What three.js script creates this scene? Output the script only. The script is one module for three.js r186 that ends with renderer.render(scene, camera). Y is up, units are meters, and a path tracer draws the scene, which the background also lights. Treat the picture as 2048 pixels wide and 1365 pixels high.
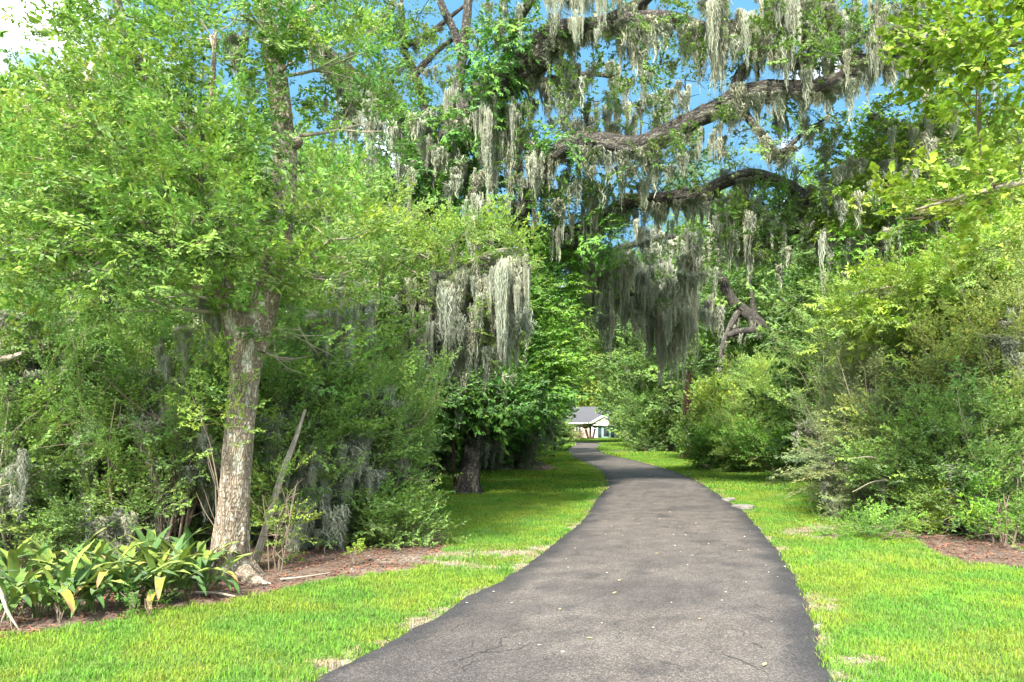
import * as THREE from 'three';
import { mergeGeometries } from 'three/addons/utils/BufferGeometryUtils.js';
import { createNoise3D } from 'simplex-noise';

// ---------------------------------------------------------------- camera, sky, sun, exposure
const scene = new THREE.Scene();
const W = 2048, H = 1365, F = 1600, CX = 1024, HY = 858, EYE = 1.6;      // lens: focal length and horizon in photo pixels
const camera = new THREE.PerspectiveCamera(2 * Math.atan(HY / F) * 180 / Math.PI, W / (2 * HY), 0.1, 900);
camera.setViewOffset(W, 2 * HY, 0, 0, W, H);                              // a shifted lens: verticals stay upright
camera.position.set(0, EYE, 0);
camera.lookAt(0, EYE, -10);
camera.updateProjectionMatrix();
const renderer = new THREE.WebGLRenderer({ antialias: true });
renderer.toneMapping = THREE.LinearToneMapping;
renderer.toneMappingExposure = 7.9;
renderer.shadowMap.enabled = true;

const n3 = createNoise3D(rng(11));
function rng(seed) { let s = seed | 0; return () => { s = (s + 0x6d2b79f5) | 0; let t = Math.imul(s ^ (s >>> 15), 1 | s); t = (t + Math.imul(t ^ (t >>> 7), 61 | t)) ^ t; return ((t ^ (t >>> 14)) >>> 0) / 4294967296; }; }
const smooth = (a, b, x) => { const t = Math.min(1, Math.max(0, (x - a) / (b - a))); return t * t * (3 - 2 * t); };
const lerp = (a, b, t) => a + (b - a) * t;
function fbm(x, y, z, o = 4) { let s = 0, a = 0.5; for (let i = 0; i < o; i++) { s += a * n3(x, y, z); x *= 2.03; y *= 2.03; z *= 2.03; a *= 0.5; } return s; }
const SKYX = 28.9, SKYZ = 7.6;
{
  const w = 1024, h = 512, data = new Float32Array(w * h * 4);
  for (let r = 0; r < h; r++) for (let c = 0; c < w; c++) {
    const up = ((r + 0.5) / h - 0.5) * Math.PI, az = ((c + 0.5) / w - 0.5) * 2 * Math.PI;
    const y = Math.sin(up), x = Math.cos(az) * Math.cos(up), z = Math.sin(az) * Math.cos(up), t = Math.pow(Math.max(0, y), 0.6);
    const base = [lerp(0.055, 0.018, t), lerp(0.105, 0.071, t), lerp(0.15, 0.137, t)];
    const k = 1 / (Math.max(0, y) + 0.35), px = x * k * 1.25 + SKYX, pz = z * k * 1.25 + SKYZ;
    const d = fbm(px, 0.4, pz, 6) + 0.16 * n3(px * 0.5, 3.1, pz * 0.5), a = 0.95 * smooth(-0.06, 0.24, d) * smooth(0.0, 0.1, y);
    const lit = lerp(1.05, 0.85, smooth(0.2, 0.6, d)), o = (r * w + c) * 4;
    for (let i = 0; i < 3; i++) data[o + i] = lerp(base[i], lit * [1, 1, 1.02][i], a);
    data[o + 3] = 1;
  }
  const sky = new THREE.DataTexture(data, w, h, THREE.RGBAFormat, THREE.FloatType);
  sky.mapping = THREE.EquirectangularReflectionMapping; sky.magFilter = THREE.LinearFilter; sky.needsUpdate = true;
  scene.background = sky; scene.environment = sky;
}
const TOSUN = new THREE.Vector3(-0.30, 0.78, 0.64).normalize();
const sun = new THREE.DirectionalLight(new THREE.Color().setRGB(1, 0.93, 0.86), 2.2);
sun.position.copy(TOSUN).multiplyScalar(120); sun.target.position.set(0, 0, -25);
sun.castShadow = true; sun.shadow.radius = 12; sun.shadow.mapSize.set(4096, 4096);
Object.assign(sun.shadow.camera, { left: -60, right: 60, top: 60, bottom: -60, near: 1, far: 320 });
scene.add(sun, sun.target);

// ---------------------------------------------------------------- helpers
const V = (x, y, z) => new THREE.Vector3(x, y, z);
const P = (x, y, d) => V((x - CX) * d / F, EYE + (HY - y) * d / F, -d);   // photo position + distance -> point in the place
const G = (x, y) => { const d = EYE * F / (y - HY); return [(x - CX) * d / F, d]; };   // photo position on the ground -> x, distance
const taken = new Map();
const numbered = (n) => { const k = taken.get(n) ?? 0; taken.set(n, k + 1); return k ? n + '_' + String(k).padStart(3, '0') : n; };
function thing(name, label, category, base, group) {
  const o = new THREE.Group(); o.name = numbered(name); o.position.copy(base); scene.add(o);
  o.userData = { label, category }; if (group) o.userData.group = group;
  return o;
}
function part(name, geo, mat, t, kind) {                                  // geometry in world coordinates -> a part of thing t
  const m = new THREE.Mesh(geo, mat); m.name = name; m.castShadow = m.receiveShadow = true;
  if (t.isMesh) m.position.set(0, 0, 0); else m.position.copy(t.position).negate();
  if (kind) m.userData.kind = kind;
  t.add(m); return m;
}
function structure(name, geo, mat, label) {
  const m = new THREE.Mesh(geo, mat); m.name = numbered(name); m.castShadow = m.receiveShadow = true;
  m.userData = { kind: 'structure', label, category: name.split('_').pop() }; scene.add(m); return m;
}
function scatter(name, geo, mat, list, t) {                               // list of [Matrix4, Color]
  if (!list.length) return;
  const m = new THREE.InstancedMesh(geo, mat, list.length); m.name = name; m.castShadow = m.receiveShadow = true;
  list.forEach(([mx, c], i) => { m.setMatrixAt(i, mx); m.setColorAt(i, c); });
  m.userData.kind = 'stuff';
  if (t) { m.position.copy(t.position).negate(); t.add(m); } else scene.add(m);
  return m;
}
const rgb = (r, g, b) => new THREE.Color().setRGB(r, g, b);
function vary(c, R, light = 0.22, hue = 0.1) {
  const k = 1 + (R() * 2 - 1) * light, h = (R() * 2 - 1) * hue;
  return rgb(c.r * k * (1 + h), c.g * k, c.b * k * (1 - h));
}
// buffers of triangles with colours
class Buf {
  constructor() { this.p = []; this.n = []; this.c = []; this.uv = []; this.i = []; }
  v(p, n, c, u = 0, w = 0) { this.p.push(p.x, p.y, p.z); this.n.push(n.x, n.y, n.z); this.c.push(c[0], c[1], c[2]); this.uv.push(u, w); return this.p.length / 3 - 1; }
  t(a, b, c) { this.i.push(a, b, c); }
  geo() {
    const g = new THREE.BufferGeometry();
    g.setAttribute('position', new THREE.Float32BufferAttribute(this.p, 3)); g.setAttribute('normal', new THREE.Float32BufferAttribute(this.n, 3));
    g.setAttribute('color', new THREE.Float32BufferAttribute(this.c, 3)); g.setAttribute('uv', new THREE.Float32BufferAttribute(this.uv, 2));
    g.setIndex(this.i); return g;
  }
}
// a leaf: sections [t, half width]; two halves folded along the midrib, bent by curl
const SHAPES = {
  low: [[0, 0], [0.55, 1], [1, 0]],
  oak: [[0, 0.05], [0.4, 0.55], [0.75, 1], [1, 0.1]],
  lance: [[0, 0.1], [0.4, 1], [1, 0]],
  heart: [[0, 0.35], [0.22, 1], [0.6, 0.85], [1, 0]],
};
function addLeaf(b, base, dir, up, len, wid, shape, col, fold = 0.25, curl = 0.3) {
  const side = V().crossVectors(dir, up).normalize(), nor = V().crossVectors(side, dir).normalize(), S = SHAPES[shape];
  let prev = null;
  const flat = shape === 'low';
  for (const [t, w] of S) {
    const mid = base.clone().addScaledVector(dir, len * t).addScaledVector(nor, -curl * len * t * t);
    const n = nor.clone().addScaledVector(dir, curl * t).normalize(), hw = w * wid / 2;
    const l = mid.clone().addScaledVector(side, -hw).addScaledVector(nor, hw * fold), r = mid.clone().addScaledVector(side, hw).addScaledVector(nor, hw * fold);
    const nl = n.clone().addScaledVector(side, fold), nr = n.clone().addScaledVector(side, -fold);
    const cur = flat ? [b.v(l, nl, col), null, b.v(r, nr, col)] : [b.v(l, nl, col), b.v(mid, n, col), b.v(r, nr, col)];
    if (prev) {
      if (flat) { b.t(prev[0], prev[2], cur[2]); b.t(prev[0], cur[2], cur[0]); }
      else { b.t(prev[0], prev[1], cur[1]); b.t(prev[0], cur[1], cur[0]); b.t(prev[1], prev[2], cur[2]); b.t(prev[1], cur[2], cur[1]); }
    }
    prev = cur;
  }
}
function addTwig(b, a, e, r0, r1, col) {
  const d = e.clone().sub(a).normalize(), s = V().crossVectors(d, Math.abs(d.y) > 0.9 ? V(1, 0, 0) : V(0, 1, 0)).normalize(), q = V().crossVectors(s, d);
  const ring = (p, r) => [0, 1, 2].map((k) => { const n = s.clone().multiplyScalar(Math.cos(k * 2.094)).addScaledVector(q, Math.sin(k * 2.094)); return b.v(p.clone().addScaledVector(n, r), n, col); });
  const A = ring(a, r0), B = ring(e, r1);
  for (let k = 0; k < 3; k++) { const j = (k + 1) % 3; b.t(A[k], B[j], A[j]); b.t(A[k], B[k], B[j]); }
}
// a leafy spray that grows along +x with its upper side towards +y
function spray(seed, { len = 0.35, twigs = 5, leaves = 6, leaf = 0.07, wide = 0.028, shape = 'low', spread = 0.9, tip = true, droop = 0, twigR = 0.003, scatterUp = 0.5, young = 0 }) {
  const R = rng(seed), b = new Buf(), brown = [1.35, 0.85, 1.3];
  const axisEnd = V(len, -droop * len, 0);
  addTwig(b, V(0, 0, 0), axisEnd, twigR, twigR * 0.5, brown);
  for (let k = 0; k <= twigs; k++) {
    const last = k === twigs, t = last ? 1 : 0.15 + 0.8 * (k + R() * 0.6) / twigs;
    const o = V(len * t, -droop * len * t * t, 0), sgn = k % 2 ? 1 : -1, ang = last ? 0 : sgn * (0.5 + R() * 0.7);
    const L = last ? len * 0.25 : len * (0.25 + 0.35 * R()) * (1.1 - 0.5 * t);
    const dir = V(Math.cos(ang), (R() - 0.35) * 0.8 - droop * 0.4, Math.sin(ang) * spread).normalize(), e = o.clone().addScaledVector(dir, L);
    addTwig(b, o, e, twigR * 0.6, twigR * 0.3, brown);
    for (let j = 0; j < leaves; j++) {
      const u = tip ? 0.35 + 0.65 * Math.sqrt((j + R()) / leaves) : (j + R()) / leaves, q = o.clone().lerp(e, u);
      const a2 = (R() * 2 - 1) * 1.7, ld = dir.clone().multiplyScalar(Math.cos(a2)).add(V(-dir.z, 0, dir.x).multiplyScalar(Math.sin(a2))).add(V(0, (R() - 0.4) * 0.9 - droop * 0.5, 0)).normalize();
      const up = V((R() - 0.5) * scatterUp * 2, 1, (R() - 0.5) * scatterUp * 2).normalize();
      const g = 0.72 + 0.56 * R(), y = R() < young ? 1.45 : 1, h = 0.92 + 0.2 * R();
      addLeaf(b, q, ld, up, leaf * (0.65 + 0.6 * R()), wide * (0.75 + 0.5 * R()), shape, [g * h * y, g * (y > 1 ? 1.2 : 1), g * (1.9 - h) * 0.95], 0.2, 0.1 + 0.3 * R());
    }
  }
  return b.geo();
}
const two = (s, o) => [spray(s, o), spray(s + 1, o)];
const SPRAY = {
  oak: two(1, { len: 0.36, twigs: 7, leaves: 7, leaf: 0.06, wide: 0.024, twigR: 0.002, shape: 'oak', scatterUp: 0.9, young: 0.04 }),
  liveoak: two(5, { len: 0.5, twigs: 7, leaves: 9, leaf: 0.075, wide: 0.032, shape: 'low', scatterUp: 0.9 }),
  shrub: two(9, { len: 0.5, twigs: 8, leaves: 9, leaf: 0.046, wide: 0.023, shape: 'low', tip: false, twigR: 0.0018, scatterUp: 0.9, young: 0.07 }),
  fine: two(13, { len: 0.6, twigs: 10, leaves: 14, leaf: 0.06, wide: 0.012, shape: 'low', tip: false, twigR: 0.0018, scatterUp: 1.2 }),
  compound: two(17, { len: 0.5, twigs: 7, leaves: 11, leaf: 0.09, wide: 0.026, shape: 'lance', tip: false, droop: 0.3, scatterUp: 0.4 }),
  round: two(21, { len: 0.45, twigs: 6, leaves: 4, leaf: 0.085, wide: 0.07, shape: 'heart', droop: 0.15, twigR: 0.004, scatterUp: 0.8 }),
  creeper: two(25, { len: 0.5, twigs: 6, leaves: 6, leaf: 0.11, wide: 0.05, shape: 'lance', droop: 0.35, scatterUp: 0.8, young: 0.05 }),
  far: two(29, { len: 1.0, twigs: 8, leaves: 10, leaf: 0.13, wide: 0.075, shape: 'low', scatterUp: 1, twigR: 0.006 }),
  needle: two(33, { len: 0.7, twigs: 8, leaves: 16, leaf: 0.2, wide: 0.012, shape: 'low', scatterUp: 1.5 }),
};
const leafMat = new THREE.MeshPhysicalMaterial({ color: 0xffffff, vertexColors: true, roughness: 1, specularIntensity: 0.4, transmission: 0.45, thickness: 0, clearcoat: 0.34, clearcoatRoughness: 0.32, side: THREE.DoubleSide });
const dullMat = new THREE.MeshPhysicalMaterial({ color: 0xffffff, vertexColors: true, roughness: 1, specularIntensity: 0.3, transmission: 0.45, thickness: 0, side: THREE.DoubleSide });
const grassMat = new THREE.MeshPhysicalMaterial({ color: 0xffffff, vertexColors: true, roughness: 1, specularIntensity: 0.3, transmission: 0.4, thickness: 0, side: THREE.DoubleSide });
const mossMat = new THREE.MeshPhysicalMaterial({ color: 0xffffff, vertexColors: true, roughness: 1, specularIntensity: 0.15, transmission: 0.3, thickness: 0, side: THREE.DoubleSide });
const COL = {
  oak: rgb(0.088, 0.185, 0.046), oakLight: rgb(0.13, 0.23, 0.052), liveoak: rgb(0.085, 0.165, 0.04), shrub: rgb(0.108, 0.205, 0.055),
  lime: rgb(0.155, 0.255, 0.04), bright: rgb(0.092, 0.215, 0.03), olive: rgb(0.18, 0.25, 0.085), creeper: rgb(0.062, 0.165, 0.035), far: rgb(0.092, 0.18, 0.05), farLime: rgb(0.19, 0.27, 0.055), green: rgb(0.055, 0.155, 0.03),
  moss: rgb(0.37, 0.395, 0.30),
};

for (const k in COL) if (!k.startsWith('moss')) COL[k].setRGB(COL[k].r * 1.55, COL[k].g * 1.48, COL[k].b * 1.05);

// ---------------------------------------------------------------- textures (tiling)
function tileNoise(seed) {
  const perm = new Float32Array(65536), R = rng(seed); for (let i = 0; i < 65536; i++) perm[i] = R();
  return (x, y, px, py) => {
    const ix = Math.floor(x), iy = Math.floor(y), fx = x - ix, fy = y - iy, sx = fx * fx * (3 - 2 * fx), sy = fy * fy * (3 - 2 * fy);
    const h = (a, b) => perm[((((a % px) + px) % px) * 131 + (((b % py) + py) % py) * 7919 + px * 17) & 65535];
    return lerp(lerp(h(ix, iy), h(ix + 1, iy), sx), lerp(h(ix, iy + 1), h(ix + 1, iy + 1), sx), sy);
  };
}
function texture(w, h, f, srgb) {
  const d = new Uint8Array(w * h * 4);
  for (let y = 0; y < h; y++) for (let x = 0; x < w; x++) { const c = f(x / w, y / h), o = (y * w + x) * 4; for (let i = 0; i < 3; i++) d[o + i] = Math.max(0, Math.min(255, (Array.isArray(c) ? c[i] : c) * 255)); d[o + 3] = 255; }
  const t = new THREE.DataTexture(d, w, h); t.wrapS = t.wrapT = THREE.RepeatWrapping; t.magFilter = THREE.LinearFilter; t.minFilter = THREE.LinearMipmapLinearFilter;
  if (srgb) t.colorSpace = THREE.SRGBColorSpace; t.needsUpdate = true; return t;
}
const tn = tileNoise(3);
const tfbm = (u, v, k, l, o = 4) => { let s = 0, a = 0.5; for (let i = 0; i < o; i++) { s += a * tn(u * k, v * l, k, l); k *= 2; l *= 2; a *= 0.5; } return s; };
// bark: long ridges that split and join; patches of pale lichen
function bark(dark, light, lichen, lichenAmt, kx, ky, scaleBump) {
  const ridge = (u, v) => { const w = 0.35 * (tfbm(u, v, 4, 4, 3) - 0.5); const r = Math.abs(tfbm(u + w * 0.25, v, kx, ky, 3) - 0.44) * 5; return Math.min(1, r) * 0.75 + 0.25 * tfbm(u, v, 48, 24, 3); };
  const map = texture(512, 1024, (u, v) => {
    const r = ridge(u, v), l = smooth(0.56, 0.66, tfbm(u, v, 6, 9, 5)) * lichenAmt * (0.4 + 0.6 * r), t = 0.8 + 0.4 * tfbm(u, v, 3, 5, 4);
    return [0, 1, 2].map((i) => lerp(lerp(dark[i], light[i], r) * t, lichen[i], l));
  }, true);
  const bump = texture(512, 1024, (u, v) => ridge(u, v));
  return new THREE.MeshStandardMaterial({ map, bumpMap: bump, bumpScale: scaleBump, roughness: 0.95 });
}
const barkOak = bark([0.36, 0.32, 0.26], [0.62, 0.57, 0.49], [0.74, 0.75, 0.68], 0.9, 18, 22, 0.02);
const barkLive = bark([0.12, 0.112, 0.098], [0.35, 0.33, 0.295], [0.50, 0.51, 0.43], 0.7, 12, 15, 0.035);
const barkPale = bark([0.48, 0.44, 0.38], [0.72, 0.68, 0.61], [0.78, 0.78, 0.72], 0.6, 12, 8, 0.01);
const barkPine = bark([0.22, 0.15, 0.11], [0.48, 0.38, 0.30], [0.5, 0.48, 0.42], 0.3, 8, 8, 0.03);
const twigMat = new THREE.MeshStandardMaterial({ color: rgb(0.16, 0.125, 0.085), roughness: 0.95 });
const twigPale = new THREE.MeshStandardMaterial({ color: rgb(0.25, 0.22, 0.165), roughness: 0.95 });

// ---------------------------------------------------------------- branches
// pts: [[Vector3, radius], ...]
function limbGeo(pts, radial = 10, step = 0.25, rough = 0.06, seed = 1, flute = 0) {
  const curve = new THREE.CatmullRomCurve3(pts.map((p) => p[0]), false, 'centripetal'), L = curve.getLength(), n = Math.max(2, Math.min(160, Math.ceil(L / step)));
  const pos = [], uv = [], idx = [];
  let nrm = V(1, 0, 0.3), along = 0, prevP = null; const k = pts.length - 1, rm = pts[0][1];
  const rep = Math.max(1, Math.round(2 * Math.PI * rm / 0.55));
  for (let i = 0; i <= n; i++) {
    const t = i / n, p = curve.getPoint(t), tan = curve.getTangent(t), s = Math.min(k - 1e-6, t * k), a = Math.floor(s), r = lerp(pts[a][1], pts[a + 1][1], s - a);
    nrm.addScaledVector(tan, -nrm.dot(tan)).normalize();
    const bin = V().crossVectors(tan, nrm);
    if (prevP) along += p.distanceTo(prevP); prevP = p;
    for (let j = 0; j <= radial; j++) {
      const an = (j % radial) / radial * 2 * Math.PI, d = nrm.clone().multiplyScalar(Math.cos(an)).addScaledVector(bin, Math.sin(an));
      let rr = r * (1 + rough * (n3(d.x * 1.3 + seed, d.z * 1.3 + p.y * 0.9, d.y * 1.3 + along * 0.8) + 0.5 * n3(d.x * 4 + seed, along * 3, d.z * 4 + d.y * 4)));
      if (flute) { const f = Math.max(0, 1 - (p.y - 0) / flute); rr *= 1 + f * f * 0.38 * (0.35 + Math.cos(an * 5 + seed + 0.8 * Math.sin(an * 2))); }
      const q = p.clone().addScaledVector(d, rr);
      pos.push(q.x, q.y, q.z); uv.push(j / radial * rep, along / 1.1);
    }
  }
  for (let i = 0; i < n; i++) for (let j = 0; j < radial; j++) { const a = i * (radial + 1) + j, b = a + radial + 1; idx.push(a, a + 1, b + 1, a, b + 1, b); }
  // end cap
  const e = pos.length / 3, last = n * (radial + 1), end = curve.getPoint(1); pos.push(end.x, end.y, end.z); uv.push(0.5, along / 1.1);
  for (let j = 0; j < radial; j++) idx.push(last + j, last + j + 1, e);
  const g = new THREE.BufferGeometry(); g.setAttribute('position', new THREE.Float32BufferAttribute(pos, 3)); g.setAttribute('uv', new THREE.Float32BufferAttribute(uv, 2)); g.setIndex(idx); g.computeVertexNormals();
  const N = g.attributes.normal;                                           // close the seam
  for (let i = 0; i <= n; i++) { const a = i * (radial + 1), b = a + radial; const x = N.getX(a) + N.getX(b), y = N.getY(a) + N.getY(b), z = N.getZ(a) + N.getZ(b), l = Math.hypot(x, y, z) || 1; N.setXYZ(a, x / l, y / l, z / l); N.setXYZ(b, x / l, y / l, z / l); }
  return g;
}
const L = (list) => list.map(([x, y, d, r]) => [P(x, y, d), r]);
function twigGeo(pts, R, radial = 5) { return limbGeo(pts, radial, 0.35, 0.05, R() * 50); }
function bent(a, b, r0, r1, R, sag = 0.15, n = 4) {
  const out = [], len = a.distanceTo(b), o = V((R() - 0.5), (R() - 0.5), (R() - 0.5)).multiplyScalar(len * sag);
  for (let i = 0; i <= n; i++) { const t = i / n; out.push([a.clone().lerp(b, t).addScaledVector(o, Math.sin(t * Math.PI)).add(V((R() - 0.5), (R() - 0.5), (R() - 0.5)).multiplyScalar(i && i < n ? len * 0.06 : 0)), lerp(r0, r1, t)]); }
  return out;
}
// frame with +x along dir and +y as near up as possible, turned by roll
const _m = new THREE.Matrix4();
function place(p, dir, s, roll = 0, sy = s) {
  const x = dir.clone().normalize(), up = Math.abs(x.y) > 0.97 ? V(1, 0, 0) : V(0, 1, 0), z = V().crossVectors(x, up).normalize(), y = V().crossVectors(z, x);
  const m = new THREE.Matrix4().makeBasis(x, y, z); if (roll) m.multiply(_m.makeRotationX(roll));
  m.scale(V(s, sy, s)); m.setPosition(p); return m;
}
// foliage of one clump: centre, half sizes, number of sprays
function puff(out, c, r, n, R, col, { scale = 1, gaps = 0.0, up = 0.35, freq = 0.9, shell = 0.5, hang = 0, hue = 0.1, light = 0.22 } = {}) {
  let tries = 0;
  for (let i = 0; i < n && tries < n * 6; tries++) {
    const q = V(R() * 2 - 1, R() * 2 - 1, R() * 2 - 1), l = q.length(); if (l > 1 || l < 0.05) continue;
    if (R() > shell + (1 - shell) * l) continue;
    const w = V(q.x * r.x, q.y * r.y, q.z * r.z), p = c.clone().add(w);
    if (n3(p.x * freq, p.y * freq * 1.3, p.z * freq) < gaps * 2 - 1 + (l > 0.75 ? 0.3 * R() : 0)) continue;
    const dir = V(q.x / l + (R() - 0.5) * 1.1, q.y / l * 0.6 + up - hang + (R() - 0.5) * 0.8, q.z / l + (R() - 0.5) * 1.1);
    const kk = n3(p.x * 1.7 + 40, p.y * 1.7, p.z * 1.7), tone = vary(col, R, light, hue); tone.r *= 1 + 0.34 * kk; tone.g *= 1 + 0.22 * kk;
    out.push([place(p, dir, scale * (0.55 + 0.85 * R()), (R() - 0.5) * 1.2), tone]); i++;
  }
  return out;
}
// moss: a beard of thin curling strands that hangs from the origin, one metre long
function beard(seed, strands = 70, wide = 0.1, fat = 1) {
  const R = rng(seed), b = new Buf();
  for (let s = 0; s < strands; s++) {
    const a = R() * 6.283, r = Math.sqrt(R()) * wide, len = (0.22 + 0.78 * Math.pow(R(), 1.5)) * (1.05 - 0.5 * r / wide), tw = R() * 6.283, seg = 8, w0 = (0.0045 + 0.0055 * R()) * fat, cu = 0.012 + 0.03 * R() * R(), g = 0.7 + 0.5 * R(), col = [g, g * (0.97 + 0.06 * R()), g * (0.92 + 0.1 * R())];
    let x = Math.cos(a) * r, z = Math.sin(a) * r, prev = null;
    const top = -R() * 0.12, ph = R() * 6, side = V(Math.cos(tw), 0, Math.sin(tw)), nor = V(Math.sin(tw), 0.1, -Math.cos(tw));
    for (let k = 0; k <= seg; k++) {
      const t = k / seg, p = V(x * (1 - 0.45 * t) + cu * Math.sin(ph + t * 14) + 0.022 * (R() - 0.5), top - t * len, z * (1 - 0.45 * t) + cu * Math.cos(ph * 1.3 + t * 12) + 0.022 * (R() - 0.5));
      const w = w0 * (k === seg ? 0.15 : 1 - 0.4 * t), cur = [b.v(p.clone().addScaledVector(side, -w), nor, col), b.v(p.clone().addScaledVector(side, w), nor, col)];
      if (prev) { b.t(prev[0], prev[1], cur[1]); b.t(prev[0], cur[1], cur[0]); }
      if (k && k < seg) for (let j = 0; j < 3; j++) {                      // curls
        const an = R() * 6.283, l = 0.03 + 0.06 * R(), e = p.clone().add(V(Math.cos(an) * l, -0.02 - R() * 0.05, Math.sin(an) * l)), q = V(-Math.sin(an), 0, Math.cos(an)).multiplyScalar(0.0035 * fat);
        const n = V(Math.cos(an), 0.6, Math.sin(an)); b.t(b.v(p.clone().sub(q), n, col), b.v(p.clone().add(q), n, col), b.v(e, n, col));
      }
      prev = cur;
    }
  }
  return b.geo();
}
const BEARD = [beard(101), beard(102), beard(103, 40, 0.06), beard(104, 55, 0.16), beard(105, 26, 0.1, 1.9), beard(106, 24, 0.12, 1.9), beard(107, 16, 0.07, 1.8), beard(108, 22, 0.16, 1.9)];
const hangM = (p, len, wide, R) => new THREE.Matrix4().makeRotationY(R() * 6.283).scale(V(wide, len, wide)).setPosition(p);
class Moss {                                                              // collects beards by shape
  constructor(seed) { this.R = rng(seed); this.l = [[], [], [], [], [], [], [], []]; }
  at(p, len, wide = 1, col = COL.moss, k = Math.floor(this.R() * 4) + (p.z < -16.5 ? 4 : 0)) { this.l[k].push([hangM(p, len, wide, this.R), vary(col, this.R, 0.16, 0.04)]); return this; }
  along(pts, n, lo, hi, wide = 1, col = COL.moss, drop = 0.6) {
    const c = new THREE.CatmullRomCurve3(pts.map((p) => p[0])), R = this.R, k = pts.length - 1;
    for (let i = 0; i < n; i++) { const t = R(), p = c.getPoint(t), r = pts[Math.min(k, Math.round(t * k))][1]; if (n3(p.x * 0.8, p.y, p.z * 0.8) < -0.35) continue; this.at(p.add(V((R() - 0.5) * r * 1.4, -r * drop, (R() - 0.5) * r * 1.4)), lerp(lo, hi, R() * R()), wide * (0.7 + 0.6 * R()), col); }
    return this;
  }
  inPuff(c, r, n, lo, hi, wide = 1, col = COL.moss) {
    const R = this.R;
    for (let i = 0; i < n; i++) { const q = V(R() * 2 - 1, R() * 1.6 - 1, R() * 2 - 1); if (q.length() > 1) continue; this.at(V(c.x + q.x * r.x, c.y + q.y * r.y, c.z + q.z * r.z), lerp(lo, hi, R() * R()), wide * (0.7 + 0.6 * R()), col); }
    return this;
  }
  curtain(x, y0, y1, wpx, d, n, col = COL.moss) {                          // a hanging mass: photo position, top, bottom, width, distance
    const R = this.R, s = d / F, h = (y1 - y0) * s;
    const subs = []; for (let k = 0; k < 5 + n / 12; k++) { const t0 = R() * R() * 0.65; subs.push([(R() + R()) - 1, t0, (1 - t0) * (0.35 + 0.65 * R()), R(), 0.4 + 0.7 * R()]); }
    for (let i = 0; i < n; i++) {
      const sb = subs[Math.floor(R() * subs.length)], u = sb[0] + (R() + R() - 1) * 0.14, t = sb[1] + R() * 0.12, hgt = h * sb[2] * (1 - 0.35 * Math.min(1, Math.abs(u))) * (0.45 + 0.55 * R());
      this.at(P(x + u * wpx / 2, y0 + t * (y1 - y0), d + (sb[3] - 0.5 + (R() - 0.5) * 0.25) * wpx * s * 1.1), hgt, Math.min(1.6, Math.max(0.45, hgt * 0.6)) * sb[4] * 1.2, col);
    }
    return this;
  }
  into(t, name = 'hanging_moss') { this.l.forEach((l, k) => scatter(name, BEARD[k], mossMat, l, t)); return this; }
}
function foliage(t, kind, list, mat = leafMat, name = 'foliage') {
  const h = [[], []]; list.forEach((e, i) => h[i % 2].push(e)); h.forEach((l, k) => scatter(name, SPRAY[kind][k], mat, l, t));
}
function nearest(limbs, p) {                                              // nearest point on a tree's limbs, a little below p if it can be
  let best = null, bd = 1e9;
  for (const l of limbs) for (let i = 0; i < l.length - 1; i++) for (let k = 0; k < 4; k++) { const q = l[i][0].clone().lerp(l[i + 1][0], k / 4), d = q.distanceTo(p) + Math.max(0, q.y - p.y) * 0.6; if (d < bd) { bd = d; best = [q, lerp(l[i][1], l[i + 1][1], k / 4)]; } }
  return best;
}
function branchTo(limbs, c, r, R, out, fork = 5) {                        // a branch from the limbs to a clump, with twigs through the clump
  const [q, qr] = nearest(limbs, c), len = q.distanceTo(c), r0 = Math.min(qr * 0.75, 0.012 + len * 0.014), main = bent(q, c, r0, r0 * 0.5, R, 0.18);
  out.push(twigGeo(main, R, 6));
  for (let i = 0; i < fork; i++) {
    const e = c.clone().add(V((R() * 2 - 1) * r.x * 0.85, (R() * 2 - 0.8) * r.y * 0.85, (R() * 2 - 1) * r.z * 0.85)), s = main[2 + Math.floor(R() * 3)][0];
    out.push(twigGeo(bent(s, e, r0 * 0.5, r0 * 0.16, R, 0.2, 3), R, 4));
  }
}
const merge = (l) => { const g = mergeGeometries(l); return g; };

// ---------------------------------------------------------------- the drive: edges read on the ground
const EDGE_L = [[560, 1405], [650, 1353], [753, 1301], [822, 1260], [874, 1239], [925, 1201], [994, 1167], [1046, 1136], [1098, 1098], [1125, 1074], [1160, 1050], [1175, 1031], [1184, 1013], [1199, 993], [1210, 978], [1207, 957], [1197, 943], [1173, 929], [1142, 916], [1125, 905], [1128, 900], [1139, 895], [1147, 890]].map(([x, y]) => G(x, y));
const EDGE_R = [[1668, 1405], [1658, 1356], [1641, 1315], [1623, 1239], [1606, 1191], [1586, 1146], [1555, 1102], [1534, 1077], [1513, 1053], [1493, 1028], [1448, 998], [1417, 974], [1382, 957], [1348, 943], [1270, 922], [1218, 910], [1199, 902], [1202, 896], [1209, 890]].map(([x, y]) => G(x, y));
const edgeAt = (e, d) => {
  if (d <= e[0][1]) return e[0][0] + (e[0][1] - d) * 0.16 * (e === EDGE_L ? -1 : 0.05);
  for (let i = 0; i < e.length - 1; i++) if (d <= e[i + 1][1]) return lerp(e[i][0], e[i + 1][0], (d - e[i][1]) / (e[i + 1][1] - e[i][1]));
  return e[e.length - 1][0];
};
const ROAD_END = 86, CROSS = [86, 96];                                     // the drive meets a cross drive in front of the house
const onRoad = (x, d, m = 0) => (d < ROAD_END && x > edgeAt(EDGE_L, d) - m && x < edgeAt(EDGE_R, d) + m) || (d >= CROSS[0] - m && d <= CROSS[1] + m && x > -6 && x < 22);
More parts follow.
